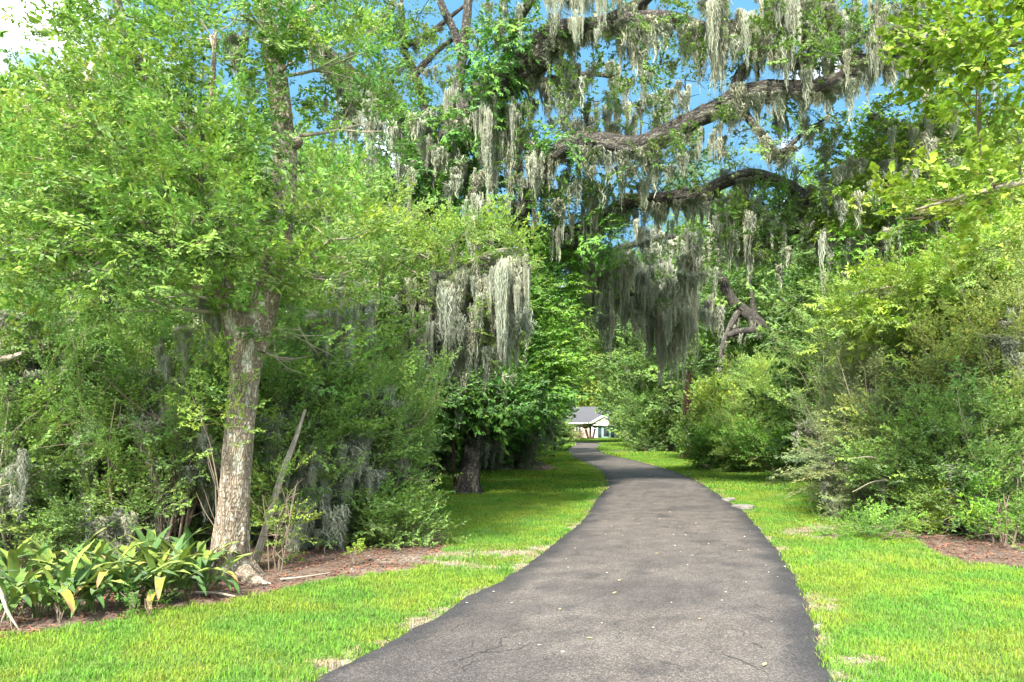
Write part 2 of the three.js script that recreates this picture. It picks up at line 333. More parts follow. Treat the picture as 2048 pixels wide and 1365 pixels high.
const inside = (poly, x, y) => { let c = false; for (let i = 0, j = poly.length - 1; i < poly.length; j = i++) { const [a, b] = poly[i], [e, f] = poly[j]; if ((b > y) !== (f > y) && x < (e - a) * (y - b) / (f - b) + a) c = !c; } return c; };
const BED_L = [[-100, 1290], [0, 1272], [110, 1258], [250, 1235], [400, 1212], [470, 1204], [560, 1180], [660, 1166], [760, 1150], [830, 1132], [885, 1100], [888, 1078], [862, 1058], [848, 1025], [840, 990], [838, 962]].map(([x, y]) => G(x, y)).concat([[-2.2, 27], [-3, 45], [-60, 50], [-60, 5]]);
const BED_R = [[1700, 1046], [1760, 1060], [1845, 1092], [1880, 1112], [1960, 1133], [2060, 1142], [2250, 1155]].map(([x, y]) => G(x, y)).concat([[60, 10], [60, 40], [20, 36], [14, 28], [8.2, 21], [7.2, 16]]);
const BEDS = [BED_L, BED_R, [[5.6, 58], [5.5, 52.5], [9.5, 52], [13.5, 47], [13.5, 60]], [[7.0, 30.5], [8, 27.8], [12.3, 27.3], [20, 30], [20, 45], [13, 44], [9, 38]], [[-1.6, 33], [-1.2, 29.5], [1.2, 29.3], [1.9, 32], [1.4, 40], [-2, 40]]];
const SAND = [[760, 1142, 60, 7], [830, 1122, 70, 8], [900, 1112, 60, 6], [1010, 1108, 70, 6], [1080, 1100, 40, 5], [900, 1128, 50, 5], [960, 1135, 40, 4], [1640, 1058, 45, 6], [1600, 1066, 40, 7], [1655, 1075, 35, 5], [675, 1335, 40, 14], [700, 1310, 20, 8], [1640, 1300, 14, 30], [1665, 1215, 10, 20], [1700, 1325, 60, 10]];
const wob = (x, d) => 0.22 * fbm(x * 1.3, 5, d * 1.3, 4);
function zone(x, d) {                                                      // [grass, soil, sand] shares of the ground
  const jx = x + wob(x, d), jd = d + 1.4 * wob(x + 30, d);
  let soil = BEDS.some((b) => inside(b, jx, jd)) ? 1 : 0, sand = 0;
  if (d > 4 && d < 20) { const px = CX + x * F / d, py = HY + EYE * F / d; for (const [a, b, w, h] of SAND) { const q = Math.hypot((px - a) / w, (py - b) / h); sand = Math.max(sand, smooth(1.25, 0.45, q + 0.9 * fbm(x * 4, 9, d * 4, 3))); } }
  const near = Math.min(Math.abs(x - edgeAt(EDGE_L, d)), Math.abs(x - edgeAt(EDGE_R, d)));
  if (d < 40) sand = Math.max(sand, 0.7 * smooth(0.14, 0.02, near + 0.5 * (0.14 + fbm(x * 1.1, 2, d * 1.1, 4))));
  return [Math.max(0, 1 - soil - sand * 0.9), soil, sand];
}
const groundY = (x, d) => (onRoad(x, d, 0.02) ? -0.03 : 0.012 * n3(x * 0.5, 1, d * 0.5) + 0.008 * n3(x * 2.2, 4, d * 2.2)) + 0.05 * smooth(0.3, 3, Math.abs(x - 0.5 * (edgeAt(EDGE_L, d) + edgeAt(EDGE_R, d))) - 1.6) * (0.5 + n3(x * 0.15, 7, d * 0.15)) * 0.6;
{
  const xs = [], ds = [];
  for (let x = -13; x < 13.01; x += 0.09) xs.push(x);
  const grow = (from, to, s0, k) => { const o = []; let s = s0, x = from; while (Math.abs(x) < Math.abs(to)) { s *= k; x += Math.sign(to) * s; o.push(x); } return o; };
  const allX = [...grow(-13, -600, 0.12, 1.12).reverse(), ...xs, ...grow(13, 600, 0.12, 1.12)];
  for (let d = 3; d < 30; d += d < 12 ? 0.08 : 0.16) ds.push(d);
  const allD = [-600, -150, -40, -12, -4, 0, 1.5, ...ds, ...grow(30, 620, 0.25, 1.05)];
  const pos = [], col = [], uv = [], idx = [], n = allX.length;
  for (const d of allD) for (const x of allX) {
    const g = Math.abs(x) < 40 && d > 2 && d < 120 ? zone(x, d) : [1, 0, 0], y = Math.abs(x) < 60 && d > -5 && d < 160 ? groundY(x, d) : 0;
    pos.push(x, y, -d); uv.push(x / 1.7, d / 1.7);
    const k = 1 + 0.5 * fbm(x * 0.7, 2, d * 0.7, 4), k2 = 1 + 0.6 * fbm(x * 3, 6, d * 3, 3), gr = [0.11 * k, 0.17 * k, 0.025], so = [0.105 * k2, 0.072 * k2, 0.05 * k2], sa = [0.22 * k2, 0.19 * k2, 0.145 * k2], s = g[0] + g[1] + g[2];
    for (let i = 0; i < 3; i++) col.push((gr[i] * g[0] + so[i] * g[1] + sa[i] * g[2]) / s);
  }
  for (let a = 0; a < allD.length - 1; a++) for (let b = 0; b < n - 1; b++) { const o = a * n + b; idx.push(o, o + 1, o + n + 1, o, o + n + 1, o + n); }
  const g = new THREE.BufferGeometry(); g.setAttribute('position', new THREE.Float32BufferAttribute(pos, 3)); g.setAttribute('color', new THREE.Float32BufferAttribute(col, 3)); g.setAttribute('uv', new THREE.Float32BufferAttribute(uv, 2)); g.setIndex(idx); g.computeVertexNormals();
  const grain = texture(1024, 1024, (u, v) => { const k = 0.62 + 0.62 * tfbm(u, v, 64, 64, 4) + (tn(u * 256, v * 256, 256, 256) > 0.93 ? 0.2 : 0); return [k, k * 0.98, k * 0.95]; });
  structure('ground', g, new THREE.MeshStandardMaterial({ vertexColors: true, map: grain, bumpMap: grain, bumpScale: 0.02, roughness: 1 }), 'grass lawn with bare soil and sandy patches on both sides of the drive');
}
{ // asphalt: a slab with a broken edge
  const ds = []; for (let d = -6; d < ROAD_END + 0.5; d += d < 4 ? 0.5 : d < 16 ? 0.09 : d < 40 ? 0.25 : 0.6) ds.push(d);
  const NX = 44, pos = [], col = [], uv = [], idx = [];
  for (const d of ds) {
    const l = edgeAt(EDGE_L, d) + 0.035 * fbm(d * 1.9, 1, 0, 4) + 0.02 * n3(d * 9, 3, 1), r = edgeAt(EDGE_R, d) + 0.05 * fbm(d * 1.9, 5, 0, 4) + 0.025 * n3(d * 9, 7, 1);
    for (let j = -1; j <= NX + 1; j++) {
      const t = Math.min(1, Math.max(0, j / NX)), x = lerp(l, r, t), skirt = j < 0 || j > NX, e = Math.min(x - l, r - x);
      const y = skirt ? -0.06 : 0.022 + 0.02 * Math.sin(Math.PI * t) - 0.018 * smooth(0.07, 0, e) + 0.004 * n3(x * 1.2, 3, d * 1.2);
      pos.push(x + (skirt ? (j < 0 ? -0.05 : 0.05) : 0), y, -d); uv.push(x / 1.6, d / 1.6);
      const tar = Math.max(0.97 * smooth(0.44 + 0.2 * n3(d * 0.8, 2, x), 0.04, e + 0.14 * fbm(x * 3, 3, d * 3, 3)), 0.55 * smooth(0.26, 0.55, fbm(x * 1.1 + 8, 12, d * 0.75, 4)), 0.45 * smooth(0.0, 0.5, fbm(x * 0.3, 22, d * 0.4 + 4, 3)), 0.5 * smooth(0.1, 0.5, n3(x * 6, 50, d * 6)) * smooth(0, 0.4, fbm(x * 1.4, 55, d * 1.4, 2)));
      const br = 0.5 + 0.5 * fbm(x * 0.6, 31, d * 0.6, 3), k = 1 + 0.3 * fbm(x * 2, 8, d * 2, 3);
      const worn = [0.160 * k, lerp(0.135, 0.142, br) * k, lerp(0.110, 0.122, br) * k], dark = [0.036 * k, 0.035 * k, 0.036 * k];
      for (let i = 0; i < 3; i++) col.push(lerp(worn[i], dark[i], tar));
    }
  }
  const n = NX + 3;
  for (let a = 0; a < ds.length - 1; a++) for (let b = 0; b < n - 1; b++) { const o = a * n + b; idx.push(o, o + 1, o + n + 1, o, o + n + 1, o + n); }
  const g = new THREE.BufferGeometry(); g.setAttribute('position', new THREE.Float32BufferAttribute(pos, 3)); g.setAttribute('color', new THREE.Float32BufferAttribute(col, 3)); g.setAttribute('uv', new THREE.Float32BufferAttribute(uv, 2)); g.setIndex(idx); g.computeVertexNormals();
  // aggregate: small stones of mixed tone set in dark binder
  const S = 1024, R = rng(8), hgt = new Float32Array(S * S).fill(0), tone = new Float32Array(S * S * 3).fill(0.42);
  for (let k = 0; k < 26000; k++) {
    const cx = R() * S, cy = R() * S, r = 1.8 + 4.2 * R() * R(), b = 0.62 + 0.6 * R() + (R() < 0.06 ? 0.5 : 0), w = (R() - 0.4) * 0.16, ex = 0.7 + 0.6 * R();
    for (let y = -5; y <= 5; y++) for (let x = -5; x <= 5; x++) { const q = (x * x * ex + y * y / ex) / (r * r); if (q < 1) { const o = ((Math.floor(cy) + y + S) % S) * S + (Math.floor(cx) + x + S) % S, hh = 1 - q * 0.6; if (hh > hgt[o]) { hgt[o] = hh; tone[o * 3] = b * (1 + w); tone[o * 3 + 1] = b; tone[o * 3 + 2] = b * (1 - w); } } }
  }
  const at = (u, v) => Math.min(S - 1, Math.floor(v * S)) * S + Math.min(S - 1, Math.floor(u * S));
  const map = texture(S, S, (u, v) => { const o = at(u, v), k = 0.42 + 0.62 * tfbm(u, v, 10, 10, 4) + 0.5 * tn(u * 128, v * 128, 128, 128); return [tone[o * 3] * k * 0.8, tone[o * 3 + 1] * k * 0.8, tone[o * 3 + 2] * k * 0.8]; });
  const bump = texture(S, S, (u, v) => hgt[at(u, v)]);
  const roadMat = new THREE.MeshStandardMaterial({ vertexColors: true, map, bumpMap: bump, bumpScale: 0.004, roughness: 0.86 });
  const road = structure('road', g, roadMat, 'worn grey asphalt drive curving through the trees to the house');
  // cracks: thin dark seams that wander along the slab
  const Rc = rng(77), crackMat = new THREE.MeshStandardMaterial({ color: rgb(0.018, 0.017, 0.016), roughness: 1 });
  const crack = (x, d, ang, len, w0) => {
    const pos = [], idx = []; let a = ang; const st = 0.03, n = Math.ceil(len / st);
    for (let i = 0; i <= n; i++) {
      a += (Rc() - 0.5) * 1.7; a = lerp(a, ang, 0.22); x += Math.cos(a) * st; d += Math.sin(a) * st;
      const l = edgeAt(EDGE_L, d), r = edgeAt(EDGE_R, d), t = Math.min(1, Math.max(0, (x - l) / (r - l))), e = Math.min(x - l, r - x), y = 0.022 + 0.02 * Math.sin(Math.PI * t) - 0.018 * smooth(0.07, 0, e) + 0.004 * n3(x * 1.2, 3, d * 1.2) + 0.004;
      const w = w0 * Math.sin(Math.PI * (i + 0.3) / (n + 0.6)) * (0.35 + 0.9 * Rc()), nx = -Math.sin(a) * w, nd = Math.cos(a) * w;
      pos.push(x - nx, y, -(d - nd), x + nx, y, -(d + nd)); if (i) { const o = i * 2; idx.push(o - 2, o - 1, o + 1, o - 2, o + 1, o); }
    }
    const q = new THREE.BufferGeometry(); q.setAttribute('position', new THREE.Float32BufferAttribute(pos, 3)); q.setIndex(idx); q.computeVertexNormals();
    const m = new THREE.Mesh(q, crackMat); m.name = 'crack'; m.receiveShadow = true; road.add(m);
  };
  for (const [px, py, ang, len, w] of [[830, 1362, 1.05, 1.3, 0.007], [905, 1330, 0.75, 1.1, 0.007], [1000, 1260, 1.0, 0.9, 0.005], [880, 1275, 0.8, 0.5, 0.004], [1225, 1240, 1.3, 1.6, 0.005], [1180, 1300, 1.1, 0.7, 0.004], [1535, 1362, 1.75, 0.55, 0.011], [1525, 1310, 1.2, 0.3, 0.008], [1515, 1290, 2.0, 0.5, 0.007], [1535, 1255, 1.9, 0.6, 0.007], [1550, 1230, 2.1, 0.35, 0.006], [1600, 1330, 1.6, 0.3, 0.005], [1380, 1365, 1.9, 0.5, 0.006], [900, 1362, 0.5, 0.5, 0.006], [1500, 1180, 1.9, 0.7, 0.004], [1573, 1290, 1.7, 0.25, 0.005], [1330, 1090, 1.6, 1.4, 0.004], [1040, 1345, 1.2, 0.4, 0.004]]) { const [x, d] = G(px, py); crack(x, d, ang, len, w * 0.62); if (w > 0.005) crack(x + 0.05, d + 0.1, ang + 0.9, len * 0.35, w * 0.4); }
  // cross drive before the house
  const c = new THREE.BoxGeometry(30, 0.05, CROSS[1] - CROSS[0] - 0.6, 20, 1, 4); c.translate(8, -0.004, -(CROSS[0] + CROSS[1]) / 2); const cc = []; for (let i = 0; i < c.attributes.position.count; i++) cc.push(0.11, 0.1, 0.095); c.setAttribute('color', new THREE.Float32BufferAttribute(cc, 3));
  structure('cross_road', c, roadMat, 'strip of drive that crosses in front of the house');
}

// ---------------------------------------------------------------- the house at the end of the drive
{
  const D = 128, s = D / F, X = (px) => (px - CX) * s, t = thing('house', 'low house with grey roof and white gabled entrance at the end of the drive', 'house', V(X(1207), 0, -D));
  const white = new THREE.MeshStandardMaterial({ color: rgb(0.62, 0.62, 0.60), roughness: 0.7 }), brick = new THREE.MeshStandardMaterial({ color: rgb(0.36, 0.28, 0.23), roughness: 0.9, map: texture(256, 256, (u, v) => { const k = 0.75 + 0.5 * tn(Math.floor(u * 24) + 0.5, Math.floor(v * 48) + 0.5, 24, 48); return [k, k, k]; }) });
  const roof = new THREE.MeshStandardMaterial({ color: rgb(0.06, 0.062, 0.068), roughness: 0.95 }), mint = new THREE.MeshStandardMaterial({ color: rgb(0.16, 0.34, 0.28), roughness: 0.5 }), glass = new THREE.MeshPhysicalMaterial({ color: rgb(0.03, 0.04, 0.045), roughness: 0.05, clearcoat: 1 }), brickRed = new THREE.MeshStandardMaterial({ color: rgb(0.42, 0.2, 0.14), roughness: 0.9 });
  const box = (x0, x1, y0, y1, z0, z1) => { const g = new THREE.BoxGeometry(x1 - x0, y1 - y0, z1 - z0); g.translate((x0 + x1) / 2, (y0 + y1) / 2, -(D + (z0 + z1) / 2)); return g; };
  const xl = X(1182), xr = X(1233), xm = (xl + xr) / 2;
  part('wall', box(X(1095), xl - 0.01, 0, 2.6, 1.6, 12), brick, t); part('wall', box(xr + 0.01, X(1330), 0, 2.6, 1.6, 12), brick, t);
  const prism = (a, b, y0, y1, z0, z1) => { const sh = new THREE.Shape([new THREE.Vector2(a, y0), new THREE.Vector2(b, y0), new THREE.Vector2((a + b) / 2, y1)]); const g = new THREE.ExtrudeGeometry(sh, { depth: z1 - z0, bevelEnabled: false }); g.translate(0, 0, -(D + z1)); return g; };
  { // hipped main roof
    const a = X(1090), b = X(1335), p = [[a, 2.62, 0.9], [b, 2.62, 0.9], [b, 2.62, 12.7], [a, 2.62, 12.7], [a + 4, 5.3, 6.8], [b - 4, 5.3, 6.8]].map(([x, y, z]) => [x, y, -(D + z)]);
    const f = [[0, 1, 5], [0, 5, 4], [1, 2, 5], [2, 3, 4], [2, 4, 5], [3, 0, 4], [0, 2, 1], [0, 3, 2]], q = []; f.forEach((tri) => tri.forEach((i) => q.push(...p[i])));
    const g = new THREE.BufferGeometry(); g.setAttribute('position', new THREE.Float32BufferAttribute(q, 3)); g.computeVertexNormals(); part('roof', g, roof, t);
    part('fascia', box(a, xl - 0.3, 2.38, 2.6, 0.95, 1.15), white, t); part('fascia', box(xr + 0.3, b, 2.38, 2.6, 0.95, 1.15), white, t);
  }
  const gy = 2.35; part('porch_gable', prism(xl - 0.05, xr + 0.05, gy, gy + 1.15, 0.12, 5), white, t);
  for (const sg of [-1, 1]) { const w = (xr - xl) / 2 + 0.35, h = 1.15 * w / ((xr - xl) / 2 + 0.05), g = new THREE.BoxGeometry(Math.hypot(w, h), 0.2, 5.4); g.translate(-Math.hypot(w, h) / 2, 0, 0); g.rotateZ(Math.atan2(h, w)); if (sg > 0) g.scale(-1, 1, 1); if (sg > 0) { const ix = g.index.array; for (let i = 0; i < ix.length; i += 3) { const q = ix[i]; ix[i] = ix[i + 1]; ix[i + 1] = q; } g.computeVertexNormals(); } g.translate(xm, gy + 1.3, -(D + 2.5)); part('porch_roof', g, white, t); }
  part('porch_beam', box(xl, xr, 2.05, gy - 0.005, 0.12, 0.5), white, t);
  part('porch_wall', box(xl, xl + 0.95, 0.16, 2.045, 0.12, 0.4), white, t); part('porch_wall', box(xl, xr, 0.16, 2.3, 2.2, 2.4), white, t);
  part('porch_column', box(xr - 0.3, xr - 0.05, 0.16, 2.045, 0.15, 0.4), mint, t); part('porch_column', box(xl + 1.0, xl + 1.16, 0.16, 2.045, 0.15, 0.4), mint, t);
  const dx = xl + 1.75, dr = part('door_frame', box(dx, dx + 1.5, 0.16, 2.03, 0.45, 0.6), mint, t);
  part('door_pane', box(dx + 0.32, dx + 1.18, 0.35, 1.9, 0.42, 0.445), glass, t); part('side_pane', box(xl + 1.2, dx - 0.05, 0.4, 1.95, 0.5, 0.53), glass, t); part('side_pane', box(dx + 1.53, xr - 0.32, 0.4, 1.95, 0.5, 0.53), glass, t);
  part('step', box(xl + 0.6, xr + 0.2, 0, 0.15, -0.5, 2.1), brickRed, t); part('step', box(xl + 0.8, xr, 0, 0.08, -0.9, -0.51), brickRed, t);
  for (const cx of [X(1158), X(1110)]) { const w = part('window', box(cx - 0.5, cx + 0.5, 0.95, 2.05, 1.52, 1.595), white, t); for (const i of [-1, 1]) for (const j of [0, 1, 2]) { const m = new THREE.Mesh(box(cx + (i < 0 ? -0.42 : 0.03), cx + (i < 0 ? -0.03 : 0.42), 1.02 + j * 0.34, 1.31 + j * 0.34, 1.49, 1.515), glass); m.name = 'pane'; w.add(m); } }
}

// ---------------------------------------------------------------- plant builders
function shrub({ name = 'shrub', label, group, x, d, y = 0, w, h, dp = w, stems = 9, n = 500, kind = 'shrub', col = COL.shrub, scale = 1, moss = 0, mossLen = [0.2, 0.7], mossCol = COL.moss, seed, low = 0.1, gaps = 0.25, lobes = 7, mat = leafMat, stemMat = twigMat, stemR = 0.022, lean = 0, hang = 0, up = 0.35, two: second, light = 0.22, wands = h > 1.4 }) {
  const R = rng(seed), base = V(x, y, -d), t = thing(name, label, 'shrub', base, group), sg = [], list = [], list2 = [], M = new Moss(seed + 7);
  for (let i = 0; i < stems; i++) {
    const a = R() * 6.283, q = Math.sqrt(R()), b = base.clone().add(V(Math.cos(a) * w * 0.16 * q, -0.05, Math.sin(a) * dp * 0.16 * q)), e = base.clone().add(V(Math.cos(a) * w * 0.46 * q + lean * h, h * (0.55 + 0.42 * R()), Math.sin(a) * dp * 0.46 * q));
    const pts = bent(b, e, stemR * (0.5 + 0.8 * R()), 0.004, R, 0.22, 4); sg.push(twigGeo(pts, R, 5));
    for (let k = 0; k < 3; k++) { const o = pts[1 + Math.floor(R() * 3)][0], f = o.clone().add(V((R() - 0.5) * w * 0.7, (R() - 0.1) * h * 0.4, (R() - 0.5) * dp * 0.7)); f.y = Math.max(f.y, 0.15); sg.push(twigGeo(bent(o, f, 0.008, 0.002, R, 0.25, 3), R, 4)); }
  }
  if (wands) for (let i = 0; i < stems * 1.4; i++) {
    const a = R() * 6.283, u = 0.25 + 0.6 * R(), o = base.clone().add(V(Math.cos(a) * w * 0.2, h * u * 0.7, Math.sin(a) * dp * 0.2)), e = base.clone().add(V(Math.cos(a) * w * (0.45 + 0.2 * R()) + lean * h, h * (u + 0.12 + 0.3 * R()), Math.sin(a) * dp * (0.45 + 0.2 * R()))), pts = bent(o, e, 0.009, 0.003, R, 0.25, 5); sg.push(twigGeo(pts, R, 4));
    for (let k = 0; k < 9; k++) { const s = 2 + R() * 3, f = Math.floor(s), p = pts[f][0].clone().lerp(pts[f + 1 > 5 ? 5 : f + 1][0], s - f); list.push([place(p, e.clone().sub(o).normalize().add(V((R() - 0.5) * 1.6, (R() - 0.4), (R() - 0.5) * 1.6)), scale * (0.45 + 0.4 * R()), (R() - 0.5)), vary(col, R, light)]); }
  }
  for (let i = 0; i < lobes; i++) {
    const a = R() * 6.283, q = 0.25 + 0.75 * Math.sqrt(R()), u = low + (0.92 - low) * (i + 0.5) / lobes, wid = Math.sqrt(Math.max(0.2, 1 - Math.pow(Math.abs(u - 0.42) / 0.62, 2)));
    const c = base.clone().add(V(Math.cos(a) * w * 0.30 * q * wid + lean * h * u, h * u, Math.sin(a) * dp * 0.30 * q * wid)), r = V(w * 0.27 * (0.8 + 0.5 * R()) * wid, h * 0.2 * (0.8 + 0.5 * R()), dp * 0.27 * (0.8 + 0.5 * R()) * wid);
    puff(second && i % 3 === 0 ? list2 : list, c, r, Math.round(n / lobes), R, second && i % 3 === 0 ? second[1] : col, { scale, gaps, hang, up, light });
    if (moss) M.inPuff(c, r, Math.round(moss / lobes * 2), mossLen[0], mossLen[1], 1, mossCol);
  }
  for (const l of [list, list2]) for (const e of l) { const el = e[0].elements; if (el[13] < 0.06) el[13] = 0.06 + 0.1 * R(); }
  part('stems', merge(sg), stemMat, t, 'stuff'); foliage(t, kind, list, mat); if (second) foliage(t, second[0], list2, mat);
  if (moss) M.into(t);
  return t;
}
// background tree: trunk, limbs, clumps
function tree({ name = 'oak_tree', label, group, x, d, h, crownW, crownLow = 0.3, trunkR, puffs = 12, n = 900, kind = 'far', col = COL.far, scale = 1, mat = leafMat, barkM = barkLive, moss = 0, mossLen = [0.5, 1.6], mossCol = COL.moss, seed, lean = 0, gaps = 0.25, trunkPts, y = 0, light = 0.22 }) {
  const R = rng(seed), base = trunkPts ? trunkPts[0][0].clone() : V(x, y, -d); base.y = y; const t = thing(name, label, 'tree', base, group);
  const topY = h * (crownLow + (1 - crownLow) * 0.75), tp = trunkPts ?? [[base.clone().add(V(0, -0.1, 0)), trunkR * 1.5], [base.clone().add(V(0.05 * h * lean, h * 0.06, 0)), trunkR * 1.05], [base.clone().add(V(lean * h * 0.3 + (R() - 0.5) * 0.4, h * crownLow, (R() - 0.5) * 0.4)), trunkR * 0.85], [base.clone().add(V(lean * h * 0.75 + (R() - 0.5) * 0.8, topY, (R() - 0.5))), trunkR * 0.25]];
  part('trunk', limbGeo(tp, 9, 0.5, 0.08, seed, 1.2), barkM, t);
  const cs = [], br = [], list = [], M = new Moss(seed + 3), c0 = base.clone().add(V(lean * h * 0.6, 0, 0));
  for (let i = 0; i < puffs; i++) {
    const u = (i + 0.5) / puffs, a = i * 2.4 + R(), wid = Math.pow(Math.sin(Math.PI * Math.min(1, 0.18 + 0.8 * u)), 0.7), q = 0.35 + 0.5 * R();
    const c = c0.clone().add(V(Math.cos(a) * crownW * 0.5 * q * wid, h * lerp(crownLow, 0.94, u), Math.sin(a) * crownW * 0.5 * q * wid)), r = V(crownW * (0.2 + 0.1 * R()), h * (1 - crownLow) * (0.11 + 0.05 * R()), crownW * (0.2 + 0.1 * R()));
    branchTo([tp], c, r, R, br, 3); puff(list, c, r, Math.round(n / puffs), R, col, { scale, gaps, freq: 0.5, light }); if (moss) M.inPuff(c, r, Math.round(moss / puffs * 2), mossLen[0], mossLen[1], 1.3, mossCol);
  }
  part('branches', merge(br), barkM, t, 'stuff'); foliage(t, kind, list, mat); if (moss) M.into(t);
  return t;
}
const clump = (x, y, d, rx, ry, rz) => { const s = d / F; return [P(x, y, d), V(rx * s, ry * s, (rz ?? rx) * s)]; };

// ---------------------------------------------------------------- the oak at the left of the drive
{
  const R = rng(500), t = thing('oak_tree', 'forked oak with grey ridged trunk behind the broad-leaved plants, left of the drive', 'tree', P(466, 1160, 8.75).setY(0));
  const trunk = L([[462, 1182, 8.75, 0.28], [460, 1150, 8.75, 0.24], [459, 1110, 8.75, 0.205], [465, 1040, 8.75, 0.178], [471, 960, 8.75, 0.163], [479, 860, 8.75, 0.157], [488, 770, 8.75, 0.157], [493, 715, 8.75, 0.175], [496, 675, 8.75, 0.2], [500, 645, 8.75, 0.17], [503, 628, 8.75, 0.1]]);
  part('trunk', limbGeo(trunk, 40, 0.03, 0.05, 3, 0.42), barkOak, t);
  for (const r of [[[478, 1135, 8.7, 0.12], [498, 1158, 8.5, 0.10], [530, 1176, 8.3, 0.07], [575, 1186, 8.15, 0.04], [610, 1190, 8.1, 0.015]], [[450, 1135, 8.7, 0.12], [436, 1158, 8.5, 0.09], [425, 1175, 8.4, 0.05], [412, 1184, 8.3, 0.015]], [[488, 1140, 8.9, 0.1], [510, 1152, 9.0, 0.07], [545, 1152, 9.2, 0.04], [580, 1146, 9.5, 0.015]]]) part('root', limbGeo(L(r), 10, 0.06, 0.12, 9), barkOak, t);
  const left = L([[486, 705, 8.75, 0.14], [472, 660, 8.72, 0.13], [458, 610, 8.7, 0.115], [436, 540, 8.65, 0.10], [410, 450, 8.6, 0.085], [394, 350, 8.55, 0.07], [345, 230, 8.5, 0.06], [280, 130, 8.4, 0.055], [245, 50, 8.3, 0.05], [225, -50, 8.3, 0.04], [215, -160, 8.3, 0.02]]);
  const right = L([[503, 700, 8.75, 0.16], [516, 650, 8.78, 0.155], [532, 600, 8.8, 0.148], [550, 520, 8.9, 0.142], [563, 430, 9, 0.138], [570, 345, 9.1, 0.14], [566, 270, 9.15, 0.13], [557, 180, 9.2, 0.122], [540, 80, 9.3, 0.11], [520, -30, 9.4, 0.09], [505, -180, 9.5, 0.05]]);
  const side = L([[566, 290, 9.15, 0.1], [592, 285, 9.1, 0.085], [602, 280, 9.08, 0.04]]);
  const up2 = L([[548, 110, 9.25, 0.07], [600, 40, 9.1, 0.05], [680, -20, 9, 0.03]]), up3 = L([[400, 390, 8.6, 0.06], [385, 330, 8.2, 0.05], [420, 200, 8, 0.03], [430, 60, 8, 0.02]]), out = L([[400, 380, 8.6, 0.05], [300, 330, 8.2, 0.035], [170, 240, 7.9, 0.022], [60, 140, 7.8, 0.01]]);
  for (const l of [left, right, side, up2, up3, out]) part('limb', limbGeo(l, 14, 0.08, 0.06, 5), barkOak, t);
  const limbs = [left, right, up2, up3, out], br = [], list = [];
  const C = [[205, 50, 8.5, 80, 70, 50], [300, 50, 8.6, 110, 80, 90], [420, 70, 8.4, 120, 80, 90], [140, 130, 8, 60, 45, 24], [240, 160, 8.2, 120, 80, 90], [400, 170, 8.2, 120, 80, 90], [480, 30, 8.8, 90, 70, 70], [620, 40, 9, 100, 70, 80], [690, 120, 9.2, 90, 70, 70], [610, 110, 9.0, 50, 35, 30],
    [130, 260, 7.9, 90, 60, 50], [250, 270, 7.8, 130, 80, 100], [380, 280, 7.9, 110, 80, 90], [60, 350, 7.7, 120, 70, 80], [200, 370, 7.6, 140, 80, 110], [340, 390, 7.7, 140, 80, 110], [430, 410, 8.0, 70, 70, 50], [90, 440, 7.7, 130, 60, 90], [250, 470, 7.7, 140, 60, 100], [390, 500, 7.7, 120, 60, 100], [490, 480, 9.8, 90, 60, 60], [640, 410, 8.6, 70, 50, 50], [660, 480, 8.4, 90, 55, 70], [380, 590, 8.0, 90, 50, 40], [280, 590, 7.9, 110, 45, 40], [600, 590, 9.7, 70, 50, 40], [590, 720, 9.4, 50, 50, 20], [720, 250, 9.2, 60, 60, 50], [650, 560, 8.8, 90, 45, 60], [600, 660, 9, 70, 70, 60], [180, 560, 8, 110, 50, 70], [20, 520, 8, 100, 60, 70], [450, 250, 8.4, 45, 50, 36], [40, 215, 7.8, 50, 35, 18]];
  C.forEach(([x, y, d, rx, ry, n], i) => { const [c, r] = clump(x, y, d, rx, ry, Math.max(rx * 1.1, 80)); branchTo(limbs, c, r, R, br, 6); puff(list, c, r, Math.round(n * 0.68), R, i % 3 === 1 ? COL.oakLight : COL.oak, { scale: 1.0, gaps: 0.42, freq: 2.4, up: 0.25, shell: 0.85, light: 0.3, hue: 0.14 }); });
  part('branches', merge(br), twigPale, t, 'stuff');
  // the sprays nearest to the road stand out one by one
  list.sort((a, b) => b[0].elements[14] - a[0].elements[14]);
  const tint = [0, 1, 2, 3].map((k) => { const m = leafMat.clone(); m.color.copy([COL.oak, COL.oakLight, COL.oak, COL.oakLight][k]).multiplyScalar(0.85 + 0.12 * k); return m; });
  list.splice(0, 260).forEach(([m], i) => { const o = new THREE.Mesh(SPRAY.oak[i % 2], tint[i % 4]); o.name = 'leaf_spray'; o.castShadow = o.receiveShadow = true; o.applyMatrix4(m); o.position.sub(t.position); t.add(o); });
  foliage(t, 'oak', list);
  const M = new Moss(510); for (const [x, y0, y1, w, d, n] of [[470, 60, 170, 60, 8.7, 24], [490, 120, 240, 50, 8.8, 20], [300, 240, 340, 70, 8.6, 16], [620, 330, 470, 60, 9.3, 20], [450, 420, 560, 50, 8.9, 18], [350, 640, 800, 90, 9.5, 24], [690, 170, 320, 60, 9.4, 16], [640, 190, 260, 50, 9.3, 10], [400, 320, 420, 40, 8.5, 10], [420, 560, 760, 70, 8.9, 16], [600, 320, 380, 30, 9, 6], [390, 480, 600, 30, 8.4, 8]]) M.curtain(x, y0, y1, w, d, n, COL.moss); M.into(t);
}

